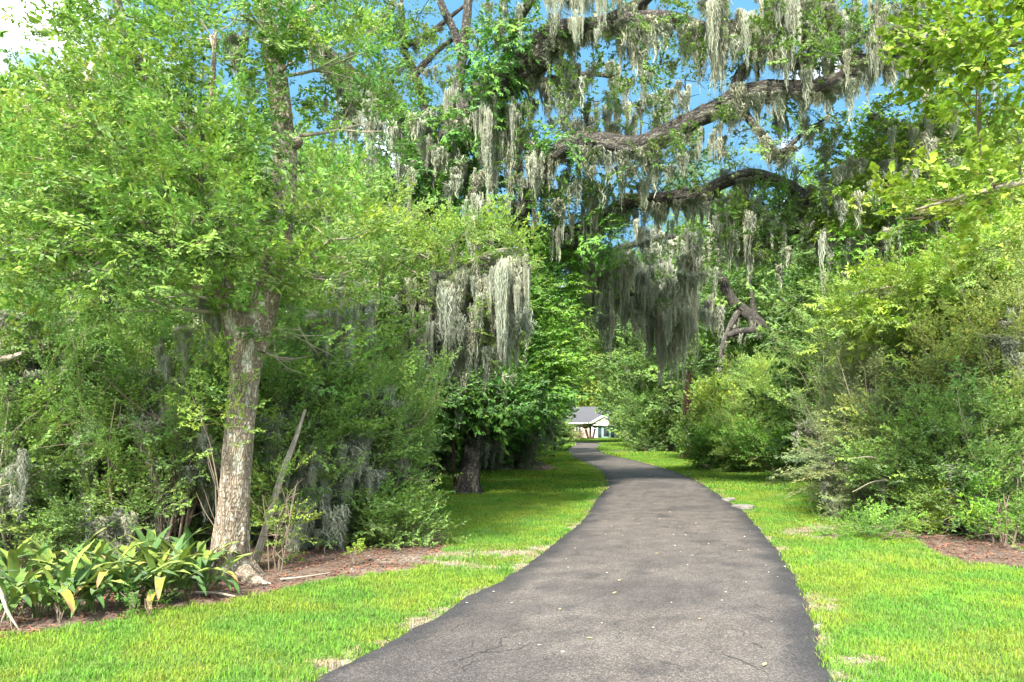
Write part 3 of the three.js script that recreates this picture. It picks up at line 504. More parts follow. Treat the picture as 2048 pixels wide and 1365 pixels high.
// ---------------------------------------------------------------- the great live oak whose limbs cross the drive
const LIVE = thing('live_oak_tree', 'huge live oak wrapped in vines, its mossy limbs reaching across the drive', 'tree', P(818, 985, 21.8).setY(0));
const liveLimb = {};
{
  const R = rng(600), t = LIVE;
  const trunk = L([[815, 985, 21.8, 0.78], [820, 960, 21.8, 0.62], [826, 880, 21.8, 0.52], [834, 760, 21.7, 0.5], [842, 640, 21.6, 0.5], [850, 540, 21.5, 0.52], [862, 440, 21.3, 0.5], [876, 380, 21, 0.44]]);
  const B = L([[866, 430, 21.2, 0.46], [885, 350, 20.7, 0.44], [915, 265, 20.2, 0.42], [965, 195, 19.6, 0.40], [1025, 155, 19.1, 0.39], [1075, 110, 18.7, 0.37], [1105, 75, 18.4, 0.32], [1150, 60, 18, 0.24], [1215, 45, 17.6, 0.18], [1265, 18, 17.3, 0.15], [1310, -20, 17, 0.13], [1400, -90, 16.8, 0.09]]);
  const A = L([[850, 560, 21.5, 0.36], [930, 508, 20.6, 0.32], [1005, 478, 19.6, 0.27], [1045, 420, 19, 0.24], [1083, 348, 18.6, 0.25], [1108, 312, 18.3, 0.24], [1145, 286, 18, 0.24], [1205, 283, 17.6, 0.25], [1265, 291, 17.2, 0.23], [1325, 270, 16.8, 0.21], [1385, 243, 16.4, 0.21], [1440, 214, 16, 0.21], [1480, 190, 15.8, 0.2], [1540, 178, 15.6, 0.18], [1620, 178, 15.3, 0.165], [1668, 162, 15, 0.155], [1698, 152, 15, 0.15], [1706, 128, 15, 0.15], [1740, 118, 15, 0.13], [1800, 112, 15, 0.115], [1865, 96, 15, 0.1], [1960, 72, 15, 0.07], [2060, 40, 15, 0.03]]);
  const C = L([[1005, 478, 19.6, 0.22], [1060, 468, 19.5, 0.2], [1125, 470, 19.5, 0.2], [1190, 448, 19.3, 0.165], [1235, 415, 19, 0.145], [1280, 401, 18.8, 0.15], [1340, 396, 18.5, 0.15], [1400, 387, 18.2, 0.15], [1455, 362, 18, 0.14], [1505, 350, 17.8, 0.135], [1558, 364, 17.7, 0.14], [1600, 392, 17.6, 0.14], [1630, 428, 17.6, 0.13], [1640, 470, 17.6, 0.09]]);
  const D = L([[872, 400, 21.2, 0.34], [840, 310, 21.3, 0.28], [800, 235, 21.4, 0.24], [745, 175, 21.5, 0.2], [690, 140, 21.5, 0.17], [620, 60, 21.5, 0.1], [560, -20, 21.5, 0.05]]);
  const U1 = L([[905, 285, 20.3, 0.2], [915, 190, 20.2, 0.13], [928, 90, 20.2, 0.12], [936, 10, 20.2, 0.115], [945, -90, 20.2, 0.09]]), U2 = L([[922, 105, 20.2, 0.11], [905, 55, 20.1, 0.1], [885, 15, 20, 0.095], [868, -40, 20, 0.08]]), U3 = L([[885, 350, 20.8, 0.15], [830, 150, 20.8, 0.11], [810, 95, 20.8, 0.09], [850, 75, 20.8, 0.08], [890, 42, 20.8, 0.06], [930, 10, 20.8, 0.04]]), U4 = L([[830, 150, 20.8, 0.09], [860, 115, 20.7, 0.08], [900, 82, 20.6, 0.06], [928, 70, 20.5, 0.04]]), U5 = L([[808, 98, 20.8, 0.08], [806, 40, 20.8, 0.06], [800, -30, 20.8, 0.04]]);
  const a1 = L([[1478, 200, 15.8, 0.08], [1500, 240, 15.8, 0.075], [1528, 272, 15.8, 0.07], [1560, 304, 15.8, 0.055], [1592, 280, 15.8, 0.045], [1620, 255, 15.9, 0.03], [1650, 240, 16, 0.015]]), a2 = L([[1440, 225, 15.9, 0.06], [1480, 212, 15.7, 0.05], [1530, 204, 15.6, 0.035], [1590, 208, 15.5, 0.02]]), a3 = L([[1478, 185, 15.8, 0.14], [1474, 165, 15.7, 0.12], [1490, 130, 15.7, 0.07], [1530, 100, 15.7, 0.05], [1560, 60, 15.7, 0.04], [1640, 20, 15.7, 0.02]]), a4 = L([[1745, 118, 15, 0.09], [1770, 90, 15, 0.08], [1812, 58, 15, 0.05], [1850, 30, 15, 0.03]]);
  const top = L([[1230, 38, 17.5, 0.12], [1330, 30, 16.6, 0.09], [1430, 54, 16, 0.085], [1475, 44, 15.8, 0.075], [1560, 30, 15.6, 0.06], [1660, 10, 15.5, 0.04]]), b2 = L([[1075, 120, 18.8, 0.12], [1060, 155, 19.6, 0.1], [1110, 162, 20, 0.09], [1180, 148, 20.2, 0.07], [1260, 160, 20.4, 0.04]]), b3 = L([[1000, 160, 19.2, 0.14], [1030, 60, 18.5, 0.11], [1060, 5, 18, 0.1], [1110, -40, 17.6, 0.08], [1250, -60, 17, 0.05]]);
  const E = L([[1125, 470, 19.6, 0.14], [1165, 505, 21, 0.12], [1230, 500, 23, 0.11], [1300, 480, 24.5, 0.1], [1360, 475, 25.5, 0.08], [1420, 500, 26, 0.05]]), E2 = L([[1165, 505, 21, 0.09], [1190, 560, 22, 0.07], [1240, 590, 23.5, 0.06], [1310, 590, 24.5, 0.05], [1360, 620, 25, 0.03]]), E3 = L([[930, 508, 20.6, 0.14], [950, 470, 19, 0.12], [960, 450, 17.5, 0.1], [1000, 460, 16, 0.07], [1040, 480, 15, 0.04]]);
  Object.assign(liveLimb, { A, B, C, D, E, top });
  part('trunk', limbGeo(trunk, 22, 0.15, 0.09, 13, 1.3), barkLive, t);
  for (const p of A) p[1] *= 0.87;
  for (const l of [A, B, C]) part('limb', limbGeo(l, 22, 0.09, 0.16, 17), barkLive, t);
  for (const l of [D, U1, U2, U3, U4, U5, a1, a2, a3, a4, top, b2, b3, E, E2, E3]) part('limb', limbGeo(l, 10, 0.16, 0.1, 19), barkLive, t);
  const limbs = [A, B, C, D, U1, U2, U3, a1, a3, a4, top, b2, b3, E, E2], br = [], list = [], vine = [], clumps = [];
  for (const [x, y, d, rx, ry, n, g] of [[1370, 160, 16.4, 50, 60, 30], [1280, 215, 17.2, 60, 45, 40], [1180, 200, 18, 70, 50, 50], [1120, 240, 18.4, 50, 40, 30], [1480, 80, 15.6, 45, 40, 30], [1560, 90, 15.6, 60, 45, 50], [1650, 75, 15.3, 70, 50, 70], [1740, 60, 15, 60, 45, 50], [1640, 130, 15.2, 60, 30, 40], [1640, 240, 15.8, 35, 30, 18], [1590, 260, 15.8, 40, 30, 20], [1470, 270, 15.9, 40, 30, 20], [1370, 320, 16.4, 50, 30, 30], [1400, 350, 18, 50, 22, 20], [1470, 330, 17.9, 40, 20, 12], [1330, 372, 18.5, 60, 22, 22], [1250, 390, 19, 70, 30, 50], [1180, 430, 19.3, 70, 35, 60], [1520, 445, 17.6, 55, 50, 100], [1480, 480, 17.8, 50, 40, 60], [1580, 460, 17.6, 45, 45, 50], [1550, 510, 17.7, 50, 30, 40], [1610, 335, 17.6, 35, 30, 14], [1580, 300, 16, 30, 25, 14], [1100, 420, 19.2, 60, 40, 50], [1040, 330, 19, 50, 50, 40], [1020, 40, 18.4, 60, 40, 40], [1150, 10, 17.8, 80, 40, 40], [1280, 60, 17.2, 60, 40, 30], [1320, 130, 17, 40, 50, 24], [860, 130, 20.6, 60, 45, 40], [760, 90, 21, 70, 60, 90], [700, 60, 21.2, 70, 60, 90], [820, 30, 20.6, 60, 40, 50], [980, 60, 20, 40, 40, 20], [760, 230, 21.2, 70, 60, 90], [900, 210, 20.4, 50, 40, 30], [1200, 330, 18, 50, 30, 24], [1300, 330, 17.4, 50, 30, 20], [1240, 540, 23.5, 80, 50, 50], [1330, 540, 25, 80, 60, 50], [1180, 530, 21.5, 50, 50, 60], [1380, 590, 25.5, 60, 60, 30], [1290, 650, 24.5, 60, 50, 30], [1420, 20, 15.8, 40, 30, 24], [1800, 20, 15, 60, 30, 40]]) {
    const [c, r] = clump(x, y, d, rx, ry, rx * 1.2); branchTo(limbs, c, r, R, br, 5); clumps.push([c, r, n]); puff(list, c, r, Math.round(n * (y < 400 && x > 1000 ? 0.7 : 1)), R, COL.liveoak, { scale: 0.9, gaps: 0.36, freq: 1.4, shell: 0.7, light: 0.35 });
  }
  for (const [x, y, d, rx, ry, n] of [[880, 330, 20.2, 60, 60, 110], [820, 420, 20.6, 70, 70, 150], [900, 430, 20.2, 60, 60, 110], [850, 520, 20.4, 70, 60, 120], [950, 240, 19.3, 50, 40, 60], [990, 170, 18.8, 45, 35, 50], [1000, 110, 18.6, 50, 45, 60], [1045, 70, 18.4, 50, 30, 40], [1130, 285, 17.8, 25, 22, 26], [960, 330, 19.8, 45, 40, 40], [960, 480, 19.6, 50, 40, 50], [800, 340, 20.8, 60, 60, 90], [1050, 440, 18.8, 40, 30, 26], [780, 500, 20.6, 70, 60, 100], [830, 620, 20.6, 60, 60, 90], [1010, 400, 19, 40, 35, 30], [930, 380, 19.8, 40, 40, 40], [740, 420, 20.8, 70, 60, 80], [1200, 470, 19.2, 50, 30, 40], [860, 260, 20.6, 50, 50, 60]]) { const [c, r] = clump(x, y, d, rx, ry); puff(vine, c, r, n, R, COL.creeper, { scale: 0.9, hang: 0.5, gaps: 0.3, freq: 1.5, light: 0.35, hue: 0.15 }); }
  part('branches', merge(br), barkLive, t, 'stuff'); foliage(t, 'liveoak', list); foliage(t, 'creeper', vine, leafMat, 'vine_leaves');
  const fern = []; for (const [l, n] of [[A.slice(5), 420], [C.slice(1), 300], [B.slice(1, 9), 180], [top, 70], [a3, 30], [D, 80]]) { const cv = new THREE.CatmullRomCurve3(l.map((p) => p[0])); for (let i = 0; i < n; i++) { const u = R(), p = cv.getPoint(u), r = l[Math.min(l.length - 1, Math.round(u * (l.length - 1)))][1], a = (R() - 0.5) * 2.6, o = V(0, Math.cos(a) * r * 0.92, Math.sin(a) * r * 0.92); fern.push([place(p.add(o), V((R() - 0.5) * 1.6, 0.4 + R(), Math.sin(a) + (R() - 0.5)), 0.11 + 0.12 * R(), R()), vary(R() < 0.6 ? rgb(0.17, 0.115, 0.065) : rgb(0.15, 0.20, 0.06), R, 0.3, 0.12)]); } }
  foliage(t, 'fine', fern, dullMat, 'ferns');
  const M = new Moss(620);
  M.along(A.slice(5), 260, 0.15, 1.1).along(C.slice(2), 200, 0.15, 1.1).along(B.slice(2), 110, 0.2, 1).along(D, 130, 0.4, 1.9, 1.4).along(E, 60, 0.6, 2.4, 1.3, COL.moss).along(E2, 50, 0.6, 2.2, 1.3, COL.moss).along(top, 90, 0.4, 1.9, 1.2, COL.moss).along(a1, 24, 0.2, 0.9).along(a3, 20, 0.3, 1).along(a4, 16, 0.3, 1).along(b2, 40, 0.4, 1.5, 1.2).along(U1, 14, 0.2, 0.6).along(U3, 20, 0.2, 0.7);
  for (const [c, r, n] of clumps) M.inPuff(c, r, Math.round(n * 0.22), 0.3, 1.4, 0.9);
  for (const [x, y0, y1, w, d, n] of [[1060, 300, 440, 90, 18.2, 50], [900, 160, 300, 60, 19.8, 30], [840, 560, 720, 120, 19.4, 70], [940, 420, 560, 100, 18.2, 60], [1330, 150, 330, 60, 19.5, 26], [1230, 180, 330, 90, 19.6, 36], [1120, 400, 560, 70, 19, 40], [1560, 200, 330, 40, 15.9, 16], [1440, 240, 380, 50, 16, 24], [800, 380, 520, 80, 19.8, 46], [700, 350, 480, 80, 19.6, 60], [1010, 180, 440, 130, 18.8, 90], [960, 380, 540, 90, 18.6, 50], [1190, 400, 520, 100, 19, 40], [1290, 410, 520, 120, 18.6, 36], [1420, 400, 500, 100, 18, 30], [1500, 370, 620, 60, 17.6, 26], [1550, 420, 580, 70, 17.5, 26], [1620, 440, 560, 40, 17.5, 14], [1660, 20, 160, 60, 15.4, 30], [1620, 40, 150, 50, 15.2, 26], [1700, 0, 140, 50, 15, 26], [1830, 60, 200, 60, 15, 26], [1350, 20, 120, 60, 16.6, 20], [1270, 60, 190, 60, 17.4, 26], [860, 280, 420, 60, 20.2, 30], [740, 480, 620, 90, 20, 50], [1270, 0, 70, 70, 17, 30], [720, 380, 480, 70, 20.5, 20], [700, 300, 460, 60, 20.8, 26], [760, 300, 420, 60, 21, 20], [970, 210, 400, 90, 19.6, 40], [1010, 260, 420, 70, 19.2, 30], [1040, 200, 300, 60, 19, 22], [950, 360, 460, 50, 19.8, 16], [1120, 160, 260, 120, 19.8, 26], [1230, 110, 200, 100, 20, 30], [1290, 130, 220, 60, 20, 16], [1160, 300, 400, 60, 18.4, 14], [1230, 330, 400, 80, 18.6, 18], [920, 300, 420, 50, 20, 16], [860, 440, 560, 70, 20, 16], [780, 180, 330, 80, 21.2, 22]]) M.curtain(x, y0, y1, w, d, n);
  const veil = (x0, x1, y0, y1, d0, d1, n, lo, hi, wd = 1) => { for (let i = 0; i < n; i++) { const x = lerp(x0, x1, R()), y = lerp(y0, y1, R()), d = lerp(d0, d1, R()), p = P(x, y, d); if (n3(p.x * 0.9, p.y * 0.5 + 9, p.z * 0.9) < -0.15) continue; for (let k = 0; k < 3; k++) M.at(p.clone().add(V((R() - 0.5) * 0.3, (R() - 0.5) * 0.3, (R() - 0.5) * 0.3)), lerp(lo, hi, R() * R()) * (k ? 0.7 : 1), wd * (0.6 + 0.6 * R())); } };
  veil(690, 1060, 180, 540, 18.5, 21, 190, 0.6, 1.9); veil(1060, 1400, 110, 300, 18.5, 20.5, 70, 0.5, 1.5); veil(1400, 1880, -20, 120, 15, 16, 70, 0.4, 1.5); veil(1120, 1440, 450, 640, 21, 26, 100, 0.7, 2.3, 1.1); veil(1060, 1300, 300, 420, 18, 20, 40, 0.5, 1.4); veil(1420, 1640, 370, 500, 17.4, 18.5, 40, 0.6, 1.9);
  M.into(t);
}
// the great beards of moss that hang singly
{
  let k = 0;
  for (const [label, x, y0, y1, w, d, n, col] of [
    ['longest pale beard of moss hanging across the thick limb over the drive', 1425, -40, 248, 62, 15.6, 60, COL.moss],
    ['broad pale beard of moss right of the longest one, above the thick limb', 1505, 10, 190, 55, 15.4, 46, COL.moss],
    ['hanging moss in the middle of the row of beards at the top of the photograph', 1585, -30, 165, 70, 15.2, 44, COL.moss],
    ['thin moss beard hanging below the bend of the limb near the right trees', 1655, 170, 285, 26, 15.2, 16, COL.moss],
    ['pale moss beard with a long tail beside the upturned limb on the right', 1755, -10, 200, 44, 14.8, 40, COL.moss],
    ['moss beard hanging at the far right under the bright round leaves', 1985, 120, 225, 50, 13, 26, COL.moss],
    ['heavy curtain of moss along the limb at the top centre', 1150, -60, 110, 200, 17, 170, COL.moss],
    ['narrow moss beard at the top left of the heavy curtain', 1010, -30, 75, 30, 17.8, 16, COL.moss],
    ['moss beard hanging from the thick limb left of the drive bend', 1400, 250, 350, 36, 16.4, 16, COL.moss],
    ['big tan mass of moss ending in a point, left of the drive', 1010, 500, 800, 120, 13.9, 150, COL.moss],
    ['wide brownish veil of moss left of the big tan mass', 895, 540, 760, 160, 14, 130, COL.moss],
    ['short moss tassel under the wide brownish veil', 915, 720, 800, 44, 14.3, 20, COL.moss],
    ['grey-green curtain of moss hanging in shade over the right of the drive', 1350, 520, 830, 130, 24.5, 110, COL.moss],
    ['dim green moss curtain left of the grey-green one over the drive', 1245, 500, 710, 150, 23.5, 110, COL.moss],
    ['thin moss streamers at the left end of the shaded curtains', 1170, 480, 650, 90, 21.5, 70, COL.moss],
    ['moss veil hanging in the undergrowth right of the forked oak trunk', 690, 590, 830, 150, 10.8, 110, COL.moss],
    ['moss tassel hanging right of the leaning pale stem beside the forked oak', 628, 880, 1000, 34, 10.2, 20, COL.moss],
    ['moss tassel hanging left of the forked oak trunk above the broad leaves', 408, 840, 960, 44, 9.6, 24, COL.moss],
    ['pale clump of moss on a stub of the twisted oak at the right', 1578, 640, 720, 22, 34, 14, COL.moss],
  ]) {
    const top = P(x, y0, d), t = thing('hanging_moss', label, 'moss', top); new Moss(700 + k++).curtain(x, y0, y1, w, d, n, col).into(t, 'strands');
  }
}

// ---------------------------------------------------------------- small trees and thicket left of the drive
{ // small tree with a curved pale stem that carries the tan moss
  const R = rng(800), t = thing('small_tree', 'slender tree with a curved pale stem in the thicket, hung with tan moss', 'tree', P(735, 1010, 14).setY(0));
  const st = [[P(735, 1010, 14).setY(-0.05), 0.075], ...L([[738, 850, 14, 0.065], [768, 750, 14, 0.062], [805, 695, 14, 0.058], [850, 650, 14, 0.05], [876, 590, 14, 0.045], [893, 540, 14, 0.035], [915, 490, 14, 0.02]])], s2 = L([[872, 600, 14, 0.04], [920, 540, 14.1, 0.035], [980, 505, 14.2, 0.03], [1040, 495, 14.3, 0.015]]), s3 = L([[790, 715, 14, 0.03], [840, 690, 14, 0.02], [900, 660, 14.2, 0.015], [960, 640, 14.3, 0.01]]);
  part('stem', limbGeo(st, 9, 0.1, 0.06, 2), barkPale, t); for (const l of [s2, s3]) part('limb', limbGeo(l, 8, 0.1, 0.06, 4), barkPale, t);
  const br = [], list = [];
  for (const [x, y, d, rx, ry, n] of [[820, 500, 13.6, 90, 50, 130], [900, 480, 13.8, 80, 40, 100], [980, 480, 14, 70, 40, 90], [1030, 520, 14.2, 45, 40, 50], [760, 560, 13.8, 90, 60, 130], [860, 570, 14, 80, 50, 90], [700, 500, 13.6, 80, 60, 110], [940, 640, 14.2, 80, 50, 70], [1000, 700, 14.3, 50, 50, 40], [830, 640, 14, 60, 50, 60], [730, 650, 13.8, 70, 60, 90], [780, 440, 13.8, 70, 40, 70]]) { const [c, r] = clump(x, y, d, rx, ry); branchTo([st, s2, s3], c, r, R, br, 5); puff(list, c, r, Math.round(n * 0.75), R, COL.oakLight, { scale: 0.85, gaps: 0.34, freq: 2.2, shell: 0.8 }); }
  part('branches', merge(br), twigPale, t, 'stuff'); foliage(t, 'oak', list);
  const M = new Moss(801); M.along(s2, 40, 0.4, 1.4, 1.1).along(s3, 40, 0.4, 1.2, 1).inPuff(P(860, 600, 14), V(1.4, 0.9, 0.6), 150, 0.5, 1.5).inPuff(P(950, 600, 14.1), V(1.0, 1.0, 0.6), 150, 0.5, 1.7).inPuff(P(740, 640, 13.6), V(1.2, 1.0, 0.6), 130, 0.5, 1.6); M.into(t);
}
{ // leaning stems beside the oak
  const lean = (label, pts, m = barkPale) => { const t = thing('bare_sapling', label, 'sapling', pts[0][0].clone().setY(0)); part('stem', limbGeo(pts, 8, 0.1, 0.08, 6), m, t); return t; };
  lean('leaning pale bare stem just right of the forked oak trunk', [[P(505, 1140, 9.2).setY(-0.02), 0.05], ...L([[530, 1060, 9.3, 0.043], [560, 960, 9.5, 0.038], [588, 885, 9.7, 0.03], [610, 820, 9.9, 0.02]])]);
  lean('thin dark forked stem in the thicket at the far left', L([[128, 960, 10.5, 0.03], [130, 850, 10.5, 0.03], [142, 760, 10.5, 0.028], [140, 690, 10.5, 0.026], [143, 600, 10.6, 0.02], [150, 520, 10.6, 0.012]]), barkOak);
  lean('broken grey branch end poking in at the left edge of the photograph', L([[-60, 730, 9.5, 0.05], [-10, 720, 9.5, 0.045], [20, 716, 9.5, 0.04], [44, 706, 9.5, 0.022]]), barkPale);
}
const G_L = 'small-leaved shrubs of the thicket left of the drive';
const LEFTL = 'small-leaved green shrub in the tangled thicket left of the drive';
[ // px of the middle, distance, width, height, sprays, kind, colour, moss
  [20, 10.3, 2.6, 3.2, 800, 'shrub', COL.shrub, 20], [170, 10.6, 2.4, 2.9, 760, 'shrub', COL.shrub, 20], [320, 10.4, 2.2, 2.5, 700, 'shrub', COL.shrub, 30], [440, 11.2, 2.2, 3.4, 620, 'shrub', COL.shrub, 60],
  [600, 11.2, 2.2, 2.6, 560, 'shrub', COL.shrub, 70], [710, 11.4, 2.0, 2.3, 620, 'shrub', COL.shrub, 60], [760, 11.8, 1.1, 2.3, 300, 'shrub', COL.shrub, 40], [660, 13, 2.6, 4.2, 700, 'liveoak', COL.shrub, 90],
  [80, 12.5, 3, 4.6, 700, 'shrub', COL.oak, 50], [260, 12.6, 3, 4.6, 700, 'shrub', COL.shrub, 60], [500, 13.2, 3, 4.4, 600, 'liveoak', COL.shrub, 90], [-120, 10.5, 2.6, 3.2, 500, 'shrub', COL.shrub, 10], [690, 14.5, 2.4, 3.6, 600, 'liveoak', COL.shrub, 60], [390, 14.6, 3.2, 5, 600, 'liveoak', COL.shrub, 60], [150, 15.5, 3.4, 5.6, 600, 'liveoak', COL.oak, 40], [-60, 14, 3.2, 5, 500, 'liveoak', COL.oak, 40],
].forEach(([px, d, w, h, n, kind, col, moss], i) => shrub({ name: 'thicket_shrub', label: LEFTL, group: G_L, x: (px - CX) * d / F, d, w, h, n, kind, col, moss: moss * 4, mossLen: [0.35, 1.3], seed: 900 + i * 3, stems: 22, low: px > 560 && d < 12 ? 0.24 : 0.06, gaps: 0.4, lobes: 9, mossCol: COL.moss, stemMat: i % 3 ? twigMat : twigPale }));
shrub({ label: 'low dark shrub at the right end of the left thicket beside the bare soil', x: (770 - CX) * 11.2 / F, d: 11.2, w: 1.2, h: 0.6, n: 260, col: COL.shrub, seed: 990, stems: 10, low: 0.1 });
shrub({ label: 'thin bright green sapling right of the forked oak beside the leaning stem', x: (545 - CX) * 9 / F, d: 9, w: 0.8, h: 1.2, n: 46, col: COL.lime, seed: 991, stems: 6, low: 0.2, scale: 0.6, stemR: 0.01 });
shrub({ label: 'sprig of yellow-green leaves just in front of the forked oak trunk', x: (425 - CX) * 8.3 / F, d: 8.3, w: 0.7, h: 2.3, n: 40, kind: 'oak', col: COL.oakLight, seed: 992, stems: 3, low: 0.7, wands: false, scale: 0.7, stemR: 0.01 });
// taller trees behind the thicket
const G_LT = 'trees closing the view behind the left thicket', LT = 'leafy tree closing the view behind the left thicket';
[[230, 17, 9, 6, 'liveoak', COL.oak], [430, 19, 8.5, 6, 'liveoak', COL.shrub], [640, 18, 7.6, 5, 'liveoak', COL.shrub], [720, 25, 9, 6, 'far', COL.far], [0, 19, 9, 7, 'far', COL.oak], [-180, 15, 8, 6, 'far', COL.oak], [330, 26, 11, 8, 'far', COL.far], [560, 27, 11, 8, 'far', COL.far], [120, 27, 11, 8, 'far', COL.farLime], [800, 30, 9, 7, 'far', COL.far], [-250, 24, 11, 9, 'far', COL.far], [900, 28, 8, 5.5, 'far', COL.green]].forEach(([px, d, h, w, kind, col], i) => tree({ label: LT, group: G_LT, x: (px - CX) * d / F, d, h, crownW: w, crownLow: 0.16, trunkR: 0.16, n: kind === 'far' ? 1000 : 1700, kind, col, seed: 1100 + i * 5, puffs: 16, moss: 200, mossLen: [0.5, 1.9], gaps: 0.3, barkM: i % 2 ? barkOak : barkLive }));
{ // pale leaning trunk far left
  const R = rng(1200), t = thing('pale_tree', 'tree with a pale leaning trunk behind the leaves at the far left', 'tree', P(10, 930, 13.5).setY(0)), tr = [[P(5, 1000, 13.5).setY(-0.05), 0.2], ...L([[20, 700, 13.5, 0.15], [45, 510, 13.5, 0.14], [75, 430, 13.5, 0.13], [110, 300, 13.5, 0.12], [150, 200, 13.5, 0.11], [190, 130, 13.6, 0.08], [230, 40, 13.6, 0.03]])], l2 = L([[60, 480, 13.5, 0.1], [30, 505, 13.3, 0.09], [-20, 540, 13.2, 0.06], [-80, 560, 13, 0.03]]);
  part('trunk', limbGeo(tr, 14, 0.1, 0.07, 8), barkPale, t); part('limb', limbGeo(l2, 10, 0.1, 0.07, 8), barkPale, t);
  const br = [], list = []; for (const [x, y, rx, ry, n] of [[30, 330, 110, 60, 120], [90, 400, 120, 60, 130], [-20, 420, 100, 60, 100], [170, 300, 70, 60, 60], [20, 480, 100, 60, 110], [220, 200, 80, 60, 60]]) { const [c, r] = clump(x, y, 13.8, rx, ry); branchTo([tr], c, r, R, br, 4); puff(list, c, r, n, R, COL.farLime, { gaps: 0.25, freq: 1.2 }); }
  part('branches', merge(br), twigPale, t, 'stuff'); foliage(t, 'liveoak', list);
}
{ // oak on the left lawn
  const R = rng(1300), t = thing('lawn_oak_tree', 'oak with rough brown trunk standing on the left lawn near the drive bend', 'tree', P(936, 990, 19.4).setY(0));
  const tr = [[P(934, 994, 19.4).setY(-0.06), 0.36], ...L([[936, 975, 19.4, 0.285], [941, 930, 19.4, 0.235], [950, 870, 19.4, 0.225], [962, 810, 19.4, 0.22], [974, 745, 19.4, 0.21], [985, 650, 19.4, 0.18], [990, 550, 19.4, 0.14], [1000, 470, 19.4, 0.06]])], l1 = L([[960, 820, 19.4, 0.1], [1000, 780, 19.2, 0.08], [1060, 750, 19, 0.05], [1100, 730, 19, 0.02]]), l2 = L([[955, 850, 19.4, 0.08], [915, 800, 19.2, 0.06], [870, 770, 19, 0.03]]), l3 = L([[982, 680, 19.4, 0.12], [1030, 620, 19.6, 0.09], [1080, 570, 19.8, 0.06], [1110, 520, 20, 0.03]]);
  part('trunk', limbGeo(tr, 20, 0.08, 0.06, 21, 0.5), barkLive, t); for (const l of [l1, l2, l3]) part('limb', limbGeo(l, 9, 0.12, 0.08, 22), barkLive, t);
  const br = [], list = [], l2s = []; for (const [x, y, d, rx, ry, n, c2] of [[880, 810, 18.8, 60, 40, 80], [845, 780, 18.6, 55, 40, 70], [1000, 800, 18.9, 45, 35, 60], [1055, 795, 19, 55, 40, 80], [1090, 740, 19.4, 50, 60, 110, 1], [1090, 640, 19.8, 45, 70, 130, 1], [1100, 560, 20, 40, 60, 90, 1], [1020, 740, 19.4, 60, 50, 90], [930, 760, 19.2, 60, 50, 90], [1070, 700, 19.6, 50, 50, 90, 1], [1010, 600, 19.6, 60, 60, 100, 1]]) { const [c, r] = clump(x, y, d, rx, ry); branchTo([tr, l1, l2, l3], c, r, R, br, 4); puff(list, c, r, Math.round(n * 1.3), R, c2 ? COL.bright : COL.green, { gaps: 0.25, freq: 1.4 }); }
  part('branches', merge(br), barkLive, t, 'stuff'); foliage(t, 'creeper', list);
  const M = new Moss(1301); M.inPuff(P(950, 720, 19), V(1.2, 1.2, 0.8), 80, 0.5, 1.4).along(l1, 20, 0.4, 1.2).along(l2, 20, 0.4, 1.2); M.into(t);
  const s = thing('slim_tree', 'slim reddish bare trunk just left of the lawn oak', 'tree', P(911, 985, 19.8).setY(0)); part('stem', limbGeo([[P(911, 985, 19.8).setY(-0.03), 0.055], ...L([[908, 940, 19.8, 0.045], [906, 890, 19.8, 0.04], [902, 820, 19.8, 0.03]])], 8, 0.12, 0.05, 3), barkPine, s);
}
shrub({ label: 'weeping grey-green shrub full of moss beside the left lawn and drive', x: (1040 - CX) * 30 / F, d: 31, w: 3.1, h: 3.4, dp: 3, n: 900, kind: 'fine', col: rgb(0.10, 0.16, 0.075), seed: 1400, moss: 220, mossLen: [0.4, 1.3], mossCol: COL.moss, scale: 1.1, hang: 0.5, stems: 14 });
shrub({ label: 'dark leafy shrub behind the weeping shrub at the drive bend', x: (985 - CX) * 33 / F, d: 33, w: 3.4, h: 3, n: 500, kind: 'liveoak', col: COL.green, seed: 1410, moss: 60, stems: 10 });
tree({ label: 'bright green tree left of the gap where the house shows', x: (1058 - CX) * 36 / F, d: 36, h: 10, crownW: 3.0, crownLow: 0.12, trunkR: 0.14, n: 1300, kind: 'far', col: COL.green, seed: 1420, puffs: 16, moss: 60, scale: 0.8 });

// ---------------------------------------------------------------- right of the drive
tree({ name: 'vine_covered_tree', label: 'dark tree smothered in vines and moss just right of the house gap', x: (1322 - CX) * 56 / F, d: 56, h: 8, crownW: 4.6, crownLow: 0.05, trunkR: 0.2, n: 1500, kind: 'far', col: COL.liveoak, seed: 1500, puffs: 22, moss: 200, mossLen: [0.6, 2.6], mossCol: COL.moss, scale: 0.8, light: 0.4 });
shrub({ label: 'vine tangle at the foot of the dark vine-covered tree', x: (1296 - CX) * 54 / F, d: 54, w: 2.0, h: 3.6, n: 500, kind: 'liveoak', col: COL.oak, seed: 1510, moss: 40, stems: 8, scale: 1.4 });
shrub({ label: 'dark undergrowth shrub between the vine-covered tree and the pine', x: (1340 - CX) * 55 / F, d: 56, w: 4, h: 3.4, n: 500, kind: 'liveoak', col: COL.shrub, seed: 1511, moss: 40, stems: 8, scale: 1.5 });
